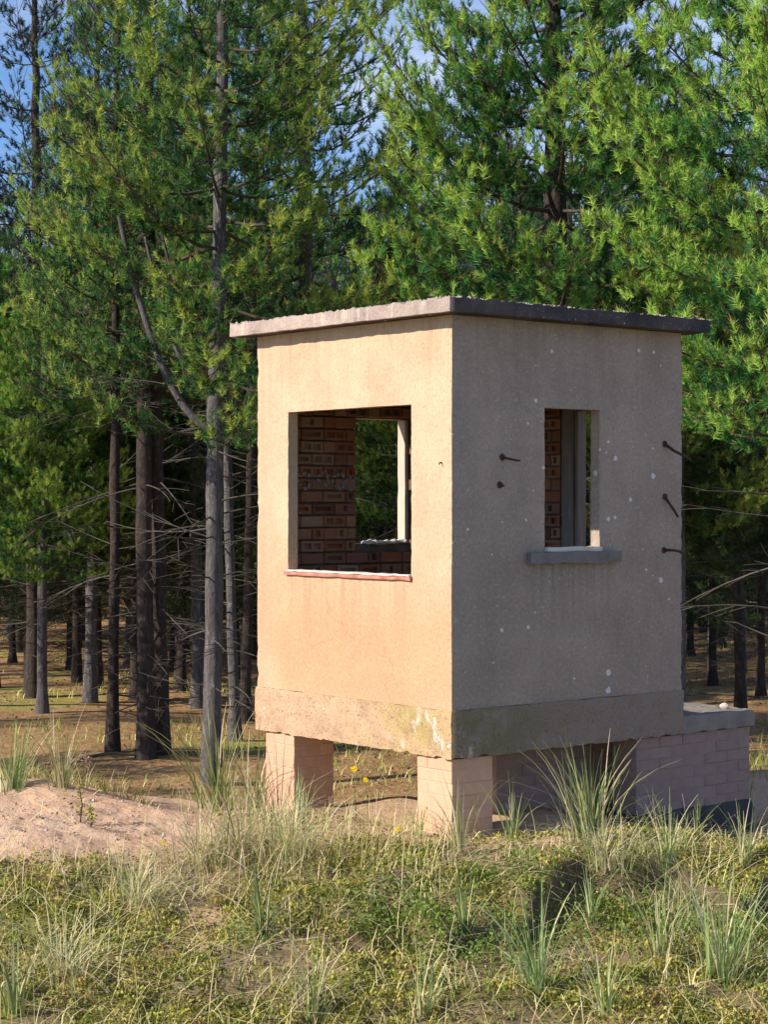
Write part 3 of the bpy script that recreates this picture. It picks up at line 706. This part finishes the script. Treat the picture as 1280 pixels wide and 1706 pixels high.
    V, F, tt = tufts(TP, TD, tint, rng, K)
    fm = np_mesh(name+'_foliage', V, F, False, {'tint': tt})
    lm = np_mesh(name+'_limbs', *cat_vf([tubes_np(limbs, 5), tubes_np(seco, 3)]), True)
    dm = np_mesh(name+'_dead', *tubes_np(dead, 3), True) if dead else None
    km = [np_mesh(name+'_forked_limb', *tubes_np([q], 8), True) for q in forkl]
    return dict(forked=km, trunk=tm, limbs=lm, dead=dm, foliage=fm, n=len(TP))
m_pine_shade = foliage_mat('shaded_pine_needles', [(0, (.012, .035, .018)), (.4, (.028, .075, .028)), (.8, (.07, .14, .035)), (.89, (.11, .19, .04)), (.9, (.14, .09, .04)), (1, (.16, .10, .05))], .25)  # darker copy of the needles, the wood's inner shade put into their colour
PV = {}
PV['fork'] = pine_meshes('pine_a', 11, 12.0, 4.2, 2.1, .105, 1.2, .38, .9, (.12, 0), 42, .95, .15, [(3.75, math.pi*1.02, 2.6, .050), (4.1, math.pi*1.06, 1.9, .034), (4.65, math.pi*1.0, 1.7, .026)])
PV['broad'] = pine_meshes('pine_b', 23, 11.6, 4.2, 2.15, .155, 1.3, .35, 2.2, (0, 0), 42, .95)
PV['full'] = pine_meshes('pine_g', 47, 10.2, 3.5, 2.1, .13, 1.3, .36, 1.2, (0, 0), 42, 1.15)
PV['open'] = pine_meshes('pine_c', 37, 11.6, 5.4, 2.0, .125, .9, .42, 1.0, (-.1, 0), 40, .75, .34)
PV['bushy'] = pine_meshes('pine_d', 41, 9.5, 1.7, 2.7, .14, .95, .42, .6, (0, 0), 30, .9)
PV['tall'] = pine_meshes('pine_e', 59, 11.5, 4.6, 1.6, .12, .8, .42, .7, (.1, .1), 30, .6)
PV['slim'] = pine_meshes('pine_f', 61, 10.0, 4.4, 1.6, .075, .75, .42, .5, (-.25, .1), 30, .5)
for k, v in PV.items():
    v['trunk'].materials.append(m_bark_dark if k in ('tall',) else m_bark)
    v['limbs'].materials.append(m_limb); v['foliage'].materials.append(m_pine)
    if v['dead']: v['dead'].materials.append(m_twig)
    for q in v['forked']: q.materials.append(m_bark)
RC = {}
def recolour(me, mt):
    k = (me.name, mt.name)
    if k not in RC:
        if me.materials[0] == mt: RC[k] = me
        else: RC[k] = me.copy(); RC[k].materials[0] = mt
    return RC[k]
def pine(kind, x, y, rz=0, s=1.0, label=None, group='pines in the wood', z=None, fol=None, bark=None, zs=None):
    v = PV[kind]; t = empty('pine_tree', (x, y, h1(x, y) if z is None else z), rz); t.scale = (s, s, zs or s)
    tag(t, label, 'pine tree', group)
    for nm, key in (('trunk', 'trunk'), ('limbs', 'limbs'), ('dead_branches', 'dead'), ('foliage', 'foliage')):
        me = v[key]
        if me is None: continue
        mt = fol if (key == 'foliage' and fol) else bark if (key == 'trunk' and bark) else None
        if mt: me = recolour(me, mt)
        o = bpy.data.objects.new(nm, me); col.objects.link(o); o.parent = t
        if key == 'dead': o['kind'] = 'stuff'
    for me in v['forked']:
        o = bpy.data.objects.new('forked_limb', me); col.objects.link(o); o.parent = t
    return t
def at(px, Y, dy=0): return (px-640)/3182.1*Y
def region(x, y):
    px = 640+x/y*3182.1
    return 'left of the hut' if -40 < px < 430 else 'behind the hut roof' if px < 1135 and px > 0 else 'right of the hut' if 0 < px < 1330 else 'beyond the side of the view'
# the individual pines in view: kind, photo column, distance, turn, scale, label
NAMED = [
 ('fork', 352, 20.5, 0.0, 1.0, 'tall pine with a thick grey trunk and a curved limb, left of the hut', None, None),
 ('tall', 243, 22.6, 1.1, .90, 'left stem of the pair of thick dark trunks left of the hut', None, m_bark_dark),
 ('tall', 268, 22.9, 3.0, .92, 'right stem of the pair of thick dark trunks left of the hut', None, m_bark_dark),
 ('slim', 187, 23.0, 2.2, .95, 'slim straight pine with a sunlit edge, left of the pair of thick dark trunks', None, m_bark_dark),
 ('slim', 392, 24.5, .4, .95, 'slim pine standing just behind the thick grey trunk', None, None),
 ('slim', 408, 27.0, 3.9, 1.05, 'slim dark pine close beside the left wall of the hut', None, m_bark_dark),
 ('slim', 128, 33.0, 5.2, 1.0, 'thin pine with a bowed trunk at the left of the wood', None, m_bark_dark),
 ('slim', 161, 32.0, 1.9, 1.15, 'dark slim pine between the bowed pine and the sunlit slim pine', None, m_bark_dark),
 ('slim', 214, 37.0, 2.7, 1.1, 'pale mottled slim pine far back between the dark trunks', None, None),
 ('open', 515, 23.5, .6, 1.0, 'open crowned pine rising behind the left half of the hut roof', None, None),
 ('broad', 925, 19.5, .2, 1.0, 'broad green pine behind the right half of the hut roof', None, m_bark_dark),
 ('full', 1345, 17.5, 1.0, 1.0, 'bright bushy pine filling the upper right edge', None, None),
 ('slim', 1186, 36.0, 1.5, 1.0, 'slim reddish trunk in the dark wood right of the hut', None, None),
 ('slim', 1238, 35.0, 4.5, .85, 'thin mossy trunk at the far right of the wood', None, None),
 ('full', -60, 28.0, .3, .75, 'bushy pine with low sunlit boughs at the left edge', None, None),
 ('full', 150, 29.0, 2.6, .78, 'half grown pine with pale lit needles behind the slim trunks at the left', None, None),
 ('full', 330, 28.5, 5.0, .76, 'half grown pine in the shade behind the thick grey trunk', m_pine_shade, None),
 ('bushy', 560, 31.0, 1.2, .82, 'half grown pine hidden mostly behind the wide window of the hut', None, None),
 ('full', 70, 27.0, 1.3, .60, 'small leafy pine low down near the left edge', None, None),
 ('full', 225, 29.5, 4.4, .62, 'small leafy pine behind the pair of thick dark trunks', m_pine_shade, m_bark_dark),
 ('full', -10, 32.0, 3.1, .68, 'small leafy pine half cut by the left edge', m_pine_shade, m_bark_dark),
 ('full', 300, 34.0, .7, .72, 'small leafy pine far back left of the thick grey trunk', m_pine_shade, m_bark_dark),
 ('full', 1235, 27.0, 5.4, .70, 'small leafy pine in the shade right of the hut', m_pine_shade, m_bark_dark),
 ('open', 55, 30.0, 2.0, 1.0, 'blue black open pine against the sky at the upper left', m_pine_blue, m_bark_dark),
 ('broad', 690, 25.0, 2.2, .70, 'dense pine behind the middle of the hut roof', None, None),
 ('full', 1130, 25.5, 4.0, .86, 'leafy pine between the broad pine and the bright bushy pine', None, None),
]
for kind, px, Y, rz, s, lab, fol, bk in NAMED:
    pine(kind, at(px, Y), Y, rz, s, lab, 'pines at the edge of the wood', None, fol, bk)
# the rest of the wood
rng = np.random.default_rng(7); placed = [(at(n[1], n[2]), n[2]) for n in NAMED]; cnt = 0
def ok_(x, y, d): return all((x-a)**2+(y-b)**2 > d*d for a, b in placed)
tries = 0
while cnt < 150 and tries < 16000:
    tries += 1
    y = rng.uniform(24, 74); x = rng.uniform(-.25*y-1, .25*y+1.5)
    if y < 30 and rng.random() < .6: continue
    if not ok_(x, y, 2.0 if y > 34 else 2.5): continue
    r = rng.random(); kind = 'slim' if r < .35 else 'tall' if r < .75 else 'open' if r < .87 else 'tall'
    placed.append((x, y)); cnt += 1
    hk = {'slim': 10, 'tall': 11.5, 'open': 11.6, 'broad': 11}[kind]; cap = (3.0+(.16 if (x < -.16*y or -.05*y < x < .03*y) else .225)*y)/hk
    pine(kind, x, y, rng.uniform(0, 6.28), min(rng.uniform(.8, 1.05), cap*rng.uniform(.82, 1.02)), {'slim': 'thin stemmed', 'tall': 'tall dark', 'open': 'open crowned', 'broad': 'broad crowned'}[kind]+' pine in the shaded depth of the wood '+region(x, y), {'slim': 'thin stemmed', 'tall': 'tall dark', 'open': 'open crowned', 'broad': 'broad crowned'}[kind]+' pines deep in the wood '+region(x, y), None, m_pine_shade if (y > 32 or rng.random() < .5) else None, m_bark_dark if rng.random() < .75 else None)
cnt = 0
while cnt < 66:
    y = rng.uniform(40, 76); x = rng.uniform(-.27*y, .25*y)
    cnt += 1; pine('bushy', x, y, rng.uniform(0, 6.28), rng.uniform(.5, .85), 'dark bushy young pine in the shade of the wood '+region(x, y), 'young pines in the shade '+region(x, y), None, m_pine_shade, m_bark_dark)
for i in range(22):
    for _ in range(80):
        y = rng.uniform(30, 43); pxx = rng.uniform(-60, 430) if i < 15 else rng.uniform(1140, 1340); x = (pxx-640)/3182*y
        if ok_(x, y, 1.3): break
    placed.append((x, y)); pine('bushy', x, y, rng.uniform(0, 6.28), rng.uniform(.5, .66), 'dark bushy young pine in the shade of the wood '+region(x, y), 'young pines in the shade '+region(x, y), None, m_pine_shade, m_bark_dark)
for i in range(8):
    for _ in range(60):
        y = rng.uniform(13, 24); x = rng.uniform(-14, -.22*y-1.2)
        if 18.2 < y-.386*x < 24.5 and ok_(x, y, 1.2): break
    else: continue
    placed.append((x, y)); pine('bushy', x, y, rng.uniform(0, 6), rng.uniform(.36, .5), 'dark bushy young pine growing in the shade of the wood', 'young pines in the shade of the wood', None, m_pine_shade)
# pines left of the view whose shade falls through the wood
for i in range(9):
    for _ in range(60):
        y = rng.uniform(15, 40); x = rng.uniform(-24, -.26*y-2)
        if y-.386*x > 18.5 and ok_(x, y, 2.6): break
    else: continue
    v_ = y-.386*x; placed.append((x, y)); pine(rng.choice(['tall', 'slim']) if v_ > 25 else 'slim', x, y, rng.uniform(0, 6), rng.uniform(.75, .9) if v_ > 25 else rng.uniform(.42, .55), 'slender pine standing in the shaded depth of the wood', 'pines deep in the wood')
# closing rows of low boughed pines
for row, (Y, sp) in enumerate(((78, 4.3), (88, 4.3), (99, 4.3))):
    for x in np.arange(-.34*Y, .30*Y, sp):
        pine('bushy', float(x+rng.uniform(-.9, .9)), Y+rng.uniform(-2, 2), rng.uniform(0, 6.28), rng.uniform(1.05, 1.3), 'low boughed pine closing the far back of the wood '+region(x, Y), 'pines at the back of the wood '+region(x, Y), None, m_pine_blue)

# ------------------------------------------------------------------ grasses and ground plants
def blades(P, az, ln, bend, wd, tint, rng, seg=3):
    """P (n,3) roots; curved tapering blades"""
    n = len(P); hd = np.stack([np.cos(az), np.sin(az), np.zeros(n)], 1); sd = np.stack([-np.sin(az+rng.normal(0, .8, n)), np.cos(az), np.zeros(n)], 1); sd = nrm(sd)
    V = []
    for k in range(seg+1):
        t = k/seg; p = P+hd*(ln*(bend*t*t*.75+bend*.15*t))[:, None]; p[:, 2] += ln*(t-.42*bend*t*t*np.minimum(bend, 1.6))
        w_ = wd*(1-t)**.7+.0006
        V += [p-sd*w_[:, None] if np.ndim(w_) else p-sd*w_, p+sd*w_[:, None] if np.ndim(w_) else p+sd*w_]
    V = np.stack(V, 1).reshape(-1, 3); m = 2*(seg+1); b = np.arange(n)[:, None]*m
    F = np.concatenate([np.stack([b+2*k, b+2*k+1, b+2*k+3, b+2*k+2], -1).reshape(-1, 4) for k in range(seg)])
    return V, F, np.repeat(tint, m)
def clump_me(name, seed, n, ln, spread, green, stiff=.5, wd=.0035):
    rng = np.random.default_rng(seed); a = rng.uniform(0, 6.28, n); r = np.abs(rng.normal(0, spread*.4, n))
    P = np.stack([r*np.cos(a), r*np.sin(a), np.full(n, -.03)], 1); L_ = ln*rng.uniform(.45, 1.1, n); bd = np.clip(rng.normal(stiff, .28, n), .05, 1.7)
    tint = np.where(rng.random(n) < green-.08, rng.uniform(.05, .68, n), rng.uniform(.70, 1, n))
    bd = np.where(tint > .7, bd*1.3, bd)
    V, F, t = blades(P, a+rng.normal(0, .5, n), L_, bd, wd*rng.uniform(.45, 1.25, n), tint, rng, 5)
    me = np_mesh(name, V, F, False, {'tint': t}); me.materials.append(m_marram); return me
CL = [clump_me('marram', 101, 60, .48, .10, .72), clump_me('marram', 102, 38, .42, .09, .6, .45), clump_me('marram', 103, 95, .50, .16, .72, .38),
      clump_me('marram', 104, 22, .40, .06, .85, .35, .0045), clump_me('marram', 105, 150, .36, .24, .28, .75, .0018)]
def ray_ground(px, py):
    """ground point seen at a photo pixel"""
    dx = (px-640)/3182.1; dz = -(py-838.7)/3182.1; y = 7.0
    while y < 60:
        if 2.044+dz*y <= h1(dx*y, y): break
        y += .02
    return dx*y, y
MAR = [ # clump kind, photo column and row of its foot, scale, label
 (2, 985, 1395, 1.0, 'largest green marram clump, in front of the brick platform wall'),
 (3, 855, 1400, .85, 'upright green marram tuft in front of the dark gap under the hut'),
 (1, 765, 1420, 1.0, 'green marram clump leaning right at the foot of the near pier'),
 (0, 365, 1350, 1.3, 'tall blue green marram clump before the thick grey trunk'),
 (1, 425, 1345, 1.25, 'thin marram clump at the left pier'),
 (2, 20, 1315, .75, 'marram tuft on the sand crest at the left edge'),
 (1, 105, 1312, 1.1, 'marram tuft on the sand crest, second from the left edge'),
 (3, 268, 1322, .5, 'short marram tuft below the pair of dark trunks'),
 (3, 440, 1560, .95, 'single stiff blue green marram tuft low on the bank, left of centre'),
 (3, 775, 1560, .95, 'stiff pale marram tuft in the middle of the bank'),
 (0, 895, 1650, .95, 'wide marram clump at the bottom right of centre'),
 (1, 1100, 1600, 1.0, 'straw and green marram clump on the right of the bank'),
 (2, 1205, 1640, 1.0, 'dense marram clump by the bottom right corner'),
 (3, 985, 1540, .75, 'marram tuft with broad bent blades above the wide clump'),
 (1, 1115, 1440, .9, 'bleached marram tuft on the ledge before the platform wall'),
 (1, 1245, 1440, .8, 'marram tuft on the ledge at the right edge'),
 (3, 500, 1372, .7, 'marram tuft between the two front piers'),
 (3, 700, 1395, .6, 'thin marram tuft before the yellow flowers'),
 (4, 400, 1420, 1.25, 'bleached tussock of fine dry grass left of the left pier'),
 (4, 330, 1440, 1.1, 'bleached tussock of fine dry grass beside the sand slope'),
 (4, 480, 1420, 1.1, 'dry fine tussock in front of the left pier'),
 (4, 110, 1620, 1.0, 'dry fine tussock at the lower left'),
 (4, 230, 1500, .9, 'dry fine tussock on the left of the bank'),
 (3, 25, 1690, 1.0, 'marram tuft in the bottom left corner'),
 (1, 520, 1700, .9, 'marram tuft at the bottom edge, left of centre'),
 (4, 1010, 1440, 1.0, 'dry tussock at the foot of the largest marram clump'),
 (1, 1010, 1690, .9, 'leaning marram clump at the bottom edge right of centre'),
 (4, 1150, 1520, 1.1, 'fine bleached tussock above the dense marram clump'),
 (1, 710, 1690, .8, 'marram tuft at the bottom edge, just right of centre'),
 (3, 1160, 1400, .6, 'small marram tuft behind the ledge near the plinth'),
]
rr = random.Random(3)
for k, px, py, s, lab in MAR:
    x, y = ray_ground(px, py)
    o = link('marram_clump', CL[k], None, None, (x, y, h1(x, y)), (rr.uniform(-.08, .08), rr.uniform(-.08, .08), rr.uniform(0, 6.28)), (s*1.3, s*1.3, s*1.3))
    tag(o, lab, 'grass clump', 'marram grass clumps on the dune')
# loose grass over the bank
rng = np.random.default_rng(12)
def scatter(n, x0, x1, y0, y1, dens):
    x = rng.uniform(x0, x1, n); y = rng.uniform(y0, y1, n); k = rng.random(n) < dens(x, y); x = x[k]; y = y[k]
    return x, y, H(x, y)
def steep(x, y):
    e = .03; return np.hypot((H(x+e, y)-H(x-e, y))/(2*e), (H(x, y+e)-H(x, y-e))/(2*e))
def sandd(x, y):
    s1 = sstep(-.65, -1.25, x+.35*(fbm(x*1.2, y*1.2, 3, 8)-.5))*sstep(10.5, 10.95, y+.5*(fbm(x*2, y*2, 3, 6)-.5)); p = sstep(.60, .70, fbm(x*1.15+3, y*2.0, 4, 31))*.75*sstep(9.2, 10.2, y)*sstep(.6, .2, x)
    return np.clip(np.maximum(s1, p), 0, 1)
def under(x, y):
    v, u = loc_uv(x, y); return (v > -.05) & (v < 2.85) & (u > -.05) & (u < 2.05)
x, y, z = scatter(62000, -3.2, 3.3, 7.0, 12.6, lambda x, y: (1-sandd(x, y)*.96)*(.15+sstep(.35, .65, fbm(x*2.2, y*2.2, 3, 21)))*np.where(y > 11.1, .35, 1)*(1-.93*sstep(.6, 1.1, steep(x, y)))*~under(x, y))
n = len(x); gcol = fbm(x*1.1, y*1.4, 3, 55)
tint = np.clip(np.where(rng.random(n) < .28+.7*(gcol-.35), rng.uniform(.66, 1, n), rng.uniform(.05, .55, n)), 0, 1)
V, F, t = blades(np.stack([x, y, z-.01], 1), rng.uniform(0, 6.28, n), rng.uniform(.02, .085, n)*(1+1.3*(rng.random(n) < .06)), rng.uniform(.2, 1.7, n), rng.uniform(.0012, .0038, n), tint, rng, 2)
o = link('short_grass', np_mesh('short_grass', V, F, False, {'tint': t}), m_grass); tag(o, 'short green and straw coloured grass covering the bank', 'grass', None, 'stuff')
# fine tall bents, bleached
x, y, z = scatter(19000, -3.2, 3.3, 7.2, 12.4, lambda x, y: (1-sandd(x, y)*.88)*(sstep(.50, .68, fbm(x*1.3+9, y*1.6, 3, 71))*.45+.02+1.0*np.exp(-((x+.45)/.85)**4-((y-11.15)/.42)**2))*~under(x, y))
n = len(x)
V, F, t = blades(np.stack([x, y, z-.01], 1), rng.uniform(0, 6.28, n), rng.uniform(.10, .33, n), rng.uniform(.1, 1.3, n), rng.uniform(.0009, .0018, n), np.where(rng.random(n) < .7, rng.uniform(.68, 1, n), rng.uniform(.25, .6, n)), rng, 4)
o = link('dry_bents', np_mesh('dry_bents', V, F, False, {'tint': t}), m_grass); tag(o, 'fine bleached grass stems standing over the bank', 'grass', None, 'stuff')
# lying straw
x, y, z = scatter(2600, -3.2, 3.3, 7.2, 12.2, lambda x, y: (1-sandd(x, y)*.8)*~under(x, y)); n = len(x)
V, F, t = blades(np.stack([x, y, z+.012], 1), rng.uniform(0, 6.28, n), rng.uniform(.12, .42, n), rng.uniform(1.4, 2.3, n), rng.uniform(.001, .0036, n), rng.uniform(.72, 1, n), rng, 3)
V[:, 2] = np.maximum(V[:, 2], H(V[:, 0], V[:, 1])+.006)
o = link('fallen_straw', np_mesh('fallen_straw', V, F, False, {'tint': t}), m_grass); tag(o, 'fallen straw lying over the bank', 'straw', None, 'stuff')
# moss cushions and small leaves: short fat blades
def leaves(x, y, z, size, tint, rng, flat=.6):
    n = len(x); P = np.stack([x, y, z], 1); d = rng.normal(size=(n, 3)); d[:, 2] = np.abs(d[:, 2])*flat+.15; d = nrm(d); s = nrm(np.cross(d, rng.normal(size=(n, 3))))
    u = np.cross(d, s); L_ = size[:, None]
    V = np.stack([P, P+d*L_*.5+s*L_*.30+u*L_*.06, P+d*L_, P+d*L_*.5-s*L_*.30+u*L_*.06], 1).reshape(-1, 3)
    return V, np.arange(n*4).reshape(-1, 4), np.repeat(tint, 4)
x, y, z = scatter(300000, -3.2, 3.3, 7.2, 12.0, lambda x, y: sstep(.38, .54, fbm(x*1.7+4, y*2.0, 4, 91))*(1-sandd(x, y)*.97)*np.where(y > 11.2, .3, 1)*(1-.93*sstep(.7, 1.2, steep(x, y)))*~under(x, y)*.85)
n = len(x); cus = fbm(x*9, y*9, 2, 14); 
V, F, t = leaves(x, y, z+.09*np.clip(cus-.30, 0, 1)*rng.random(n)-.002, rng.uniform(.012, .028, n), np.clip(cus*1.5-.30+rng.normal(0, .12, n), 0, 1), rng, 1.2)
o = link('moss', np_mesh('moss', V, F, False, {'tint': t}), m_moss); tag(o, 'yellow green moss cushions on the bank', 'moss', None, 'stuff')
hx = lambda x, y: np.clip(1.3*np.exp(-((x-.35)/.42)**2-((y-10.25)/.42)**2)+.9*np.exp(-((x+.35)/.4)**2-((y-9.9)/.35)**2)+.8*np.exp(-((x-1.6)/.6)**2-((y-10.4)/.35)**2)+.04, 0, 1)*sstep(.40, .55, fbm(x*3, y*3, 3, 61))
x, y, z = scatter(120000, -2.9, 3.1, 8.0, 11.4, lambda x, y: hx(x, y)*(1-sandd(x, y)))
n = len(x); V, F, t = leaves(x, y, z+rng.uniform(0, .085, n), rng.uniform(.014, .032, n), np.clip(rng.normal(.5, .25, n), 0, 1), rng, .8)
o = link('creeping_herbs', np_mesh('creeping_herbs', V, F, False, {'tint': t}), m_herb); tag(o, 'small leaved green herbs creeping in the middle of the bank', 'ground cover', None, 'stuff')
xx = rng.uniform(-3.2, -.4, 1500); yy = rng.uniform(10.6, 12.6, 1500); cv = []; cf = []; rnd = random.Random(9)
for a, b in zip(xx, yy): add_chip((a, b, h1(a, b)+.001), .003+.010*rnd.random()**3)
me = bpy.data.meshes.new('sand_pebbles'); me.from_pydata(cv, [], cf); tag(link('sand_pebbles', me, m_chip), 'small pebbles and crumbs scattered on the pink sand', 'pebbles', None, 'stuff')
# dark debris: heather-like litter
x, y, z = scatter(60000, -3.2, 3.3, 7.5, 12.6, lambda x, y: sstep(.48, .62, fbm(x*2.6, y*2.6, 3, 121))*.6*(1-sandd(x, y)*.8)); n = len(x)
V, F, t = leaves(x, y, z, rng.uniform(.010, .03, n), rng.uniform(.9, 1, n), rng, .5)
m_litter = foliage_mat('dead_leaf_litter', [(0, (.16, .10, .06)), (.9, (.12, .075, .045)), (1, (.30, .21, .14))], .05)
o = link('leaf_litter', np_mesh('leaf_litter', V, F, False, {'tint': t}), m_litter); tag(o, 'brown dead leaves and twigs between the grass', 'litter', None, 'stuff')
# low green growth behind the crest, seen beneath the hut
x, y, z = scatter(60000, -3.5, 4.5, 12.4, 16.5, lambda x, y: sstep(.46, .60, fbm(x*1.2, y*1.2, 3, 131))*.7*(1-np.exp(-((x-3.1)/.9)**2-((y-14.4)/1.3)**2))*~under(x, y)); n = len(x)
V, F, t = blades(np.stack([x, y, z-.01], 1), rng.uniform(0, 6.28, n), rng.uniform(.06, .22, n), rng.uniform(.2, 1.4, n), rng.uniform(.002, .004, n), np.where(rng.random(n) < .35, rng.uniform(.7, 1, n), rng.uniform(0, .5, n)), rng, 2)
o = link('back_slope_grass', np_mesh('back_slope_grass', V, F, False, {'tint': t}), m_grass); tag(o, 'grass on the slope behind the hut', 'grass', None, 'stuff')

x, y, z = scatter(26000, -9, 8, 16, 44, lambda x, y: sstep(.35, .6, fbm(x*.7, y*.7, 3, 151))); n = len(x)
V, F, t = leaves(x, y, z, rng.uniform(.02, .06, n), rng.uniform(.5, 1, n), rng, .35)
o = link('forest_litter', np_mesh('forest_litter', V, F, False, {'tint': t}), m_litter); tag(o, 'brown needle litter and twigs strewn over the forest floor', 'litter', None, 'stuff')
x, y, z = scatter(30000, -9, 8, 17, 46, lambda x, y: sstep(.52, .62, fbm(x*.45+7, y*.45, 3, 161))); n = len(x)
V, F, t = blades(np.stack([x, y, z-.01], 1), rng.uniform(0, 6.28, n), rng.uniform(.05, .22, n), rng.uniform(.3, 1.5, n), rng.uniform(.004, .010, n), rng.uniform(.1, .9, n), rng, 2)
o = link('woodland_grass', np_mesh('woodland_grass', V, F, False, {'tint': t}), m_grass); tag(o, 'tufty yellow green grass on the forest floor', 'grass', None, 'stuff')
# yellow flowers
def flower(px, py_root, py_head, Y, lab, r=.017):
    x = at(px, Y); z0 = h1(x, Y); zh = 2.044-(py_head-838.7)/3182.1*Y; zh = max(zh, z0+.06)
    t = empty('yellow_flower', (x, Y, z0)); tag(t, lab, 'flower', 'yellow flowers on the dune')
    hh = zh-z0; link('stem', tube('stem', [(.02, .01, -.02), (.01, .0, hh*.5), (0, 0, hh)], [.0025, .002, .0018], 5), m_herb, t)
    bm = bmesh.new(); n = 12
    for k in range(n*2):
        a = k*math.pi*2/n+(.2 if k >= n else 0); q = r*(1 if k < n else .6); up_ = .006 if k >= n else 0
        d = Vector((math.cos(a), math.sin(a)*.7-.3, math.sin(a)*.7)); s = Vector((-math.sin(a), math.cos(a)*.5, math.cos(a)*.6)).normalized()
        f = Vector((0, -.5, .5))*.006
        vs4 = [bm.verts.new(f*0+d*.1*q+Vector((0, 0, up_))), bm.verts.new(d*q*.6+s*q*.22+f+Vector((0, 0, up_))), bm.verts.new(d*q+Vector((0, 0, up_))), bm.verts.new(d*q*.6-s*q*.22+f+Vector((0, 0, up_)))]
        bm.faces.new(vs4)
    me = bpy.data.meshes.new('flower_head'); bm.to_mesh(me); bm.free(); link('flower_head', me, m_yellow, t, (0, 0, hh))
flower(589, 0, 1281, 11.9, 'higher yellow flower seen in the gap under the hut', .024)
flower(609, 0, 1299, 11.85, 'lower yellow flower seen in the gap under the hut', .020)
flower(664, 0, 1382, 11.15, 'yellow flower at the foot of the near pier, left side', .017)
flower(367, 0, 1407, 11.0, 'left of two yellow flowers in the bleached tussock', .015)
flower(395, 0, 1404, 11.0, 'right of two yellow flowers in the bleached tussock', .015)
flower(272, 0, 1412, 11.0, 'yellow flower beside the sand slope', .015)
flower(485, 0, 1537, 10.2, 'lone yellow flower low on the bank', .013)
# leafy weed on the sand and a dried flower behind it
def weed(px, Y, hgt, lab):
    x = at(px, Y); t = empty('leafy_weed', (x, Y, h1(x, Y))); tag(t, lab, 'plant')
    link('stem', tube('stem', [(0, 0, -.02), (.012, 0, hgt*.5), (-.01, 0, hgt)], [.005, .004, .002], 5), m_limb, t)
    rg = np.random.default_rng(int(px)); n = 110; zz = rg.uniform(.03, hgt, n); a = rg.uniform(0, 6.28, n); r_ = rg.uniform(.0, .05, n)*(1.2-zz/hgt*.8)
    V, F, tt = leaves(r_*np.cos(a), r_*np.sin(a), zz, rg.uniform(.010, .024, n), rg.uniform(.2, 1, n), rg)
    link('leaves', np_mesh('leaves', V, F, False, {'tint': tt}), m_moss, t)
weed(133, 11.4, .22, 'upright leafy green weed growing on the pink sand')
weed(150, 11.3, .12, 'small leafy weed at the foot of the upright weed')
t = empty('dried_flower', (at(144, 12.5), 12.5, h1(at(144, 12.5), 12.5))); tag(t, 'dried pinkish flower stalk on the sand crest', 'plant')
link('stem', tube('stem', [(0, 0, -.02), (.01, 0, .1), (0, 0, .2)], [.003, .0025, .002], 5), m_deadhead, t)
rg = np.random.default_rng(5); n = 120; V, F, tt = leaves(rg.normal(0, .018, n), rg.normal(0, .018, n), .19+rg.normal(0, .03, n), rg.uniform(.01, .02, n), rg.uniform(0, 1, n), rg)
link('seed_head', np_mesh('seed_head', V, F, False, {'tint': tt}), m_deadhead, t)
# broken stump by the plinth
x, y = 2.36, 12.1
t = empty('broken_stump', (x, y, h1(x, y))); tag(t, 'short rotten stump in front of the dark plinth', 'stump')
link('stump_body', tube('stump', [(0, 0, -.05), (.005, 0, .06), (-.01, .01, .13)], [.05, .042, .03], 9), m_rust, t)
link('root', tube('root', [(0, 0, .03), (.07, -.03, .02), (.14, -.05, -.02)], [.02, .016, .01], 6), m_rust, t)
# fallen branches on the forest floor
for i, (px, Y, ang, ln, lab) in enumerate(((205, 22.5, .2, 1.0, 'short pale stick lying by the sunlit slim pine'), (60, 34, .05, 2.6, 'long dead branch lying on the lit forest floor at the left'), (1225, 30, -.35, 2.4, 'long dead branch lying in the wood right of the hut'))):
    x = at(px, Y); z = h1(x, Y)
    o = link('fallen_branch', tube('fallen_branch', [(-ln/2, 0, .03), (-ln/6, .03, .09), (ln/6, 0, .06), (ln/2, -.05, .12)], [.022, .02, .016, .008], 6), m_twig, None, (x, Y, z), (0, 0, ang)); tag(o, lab, 'branch')
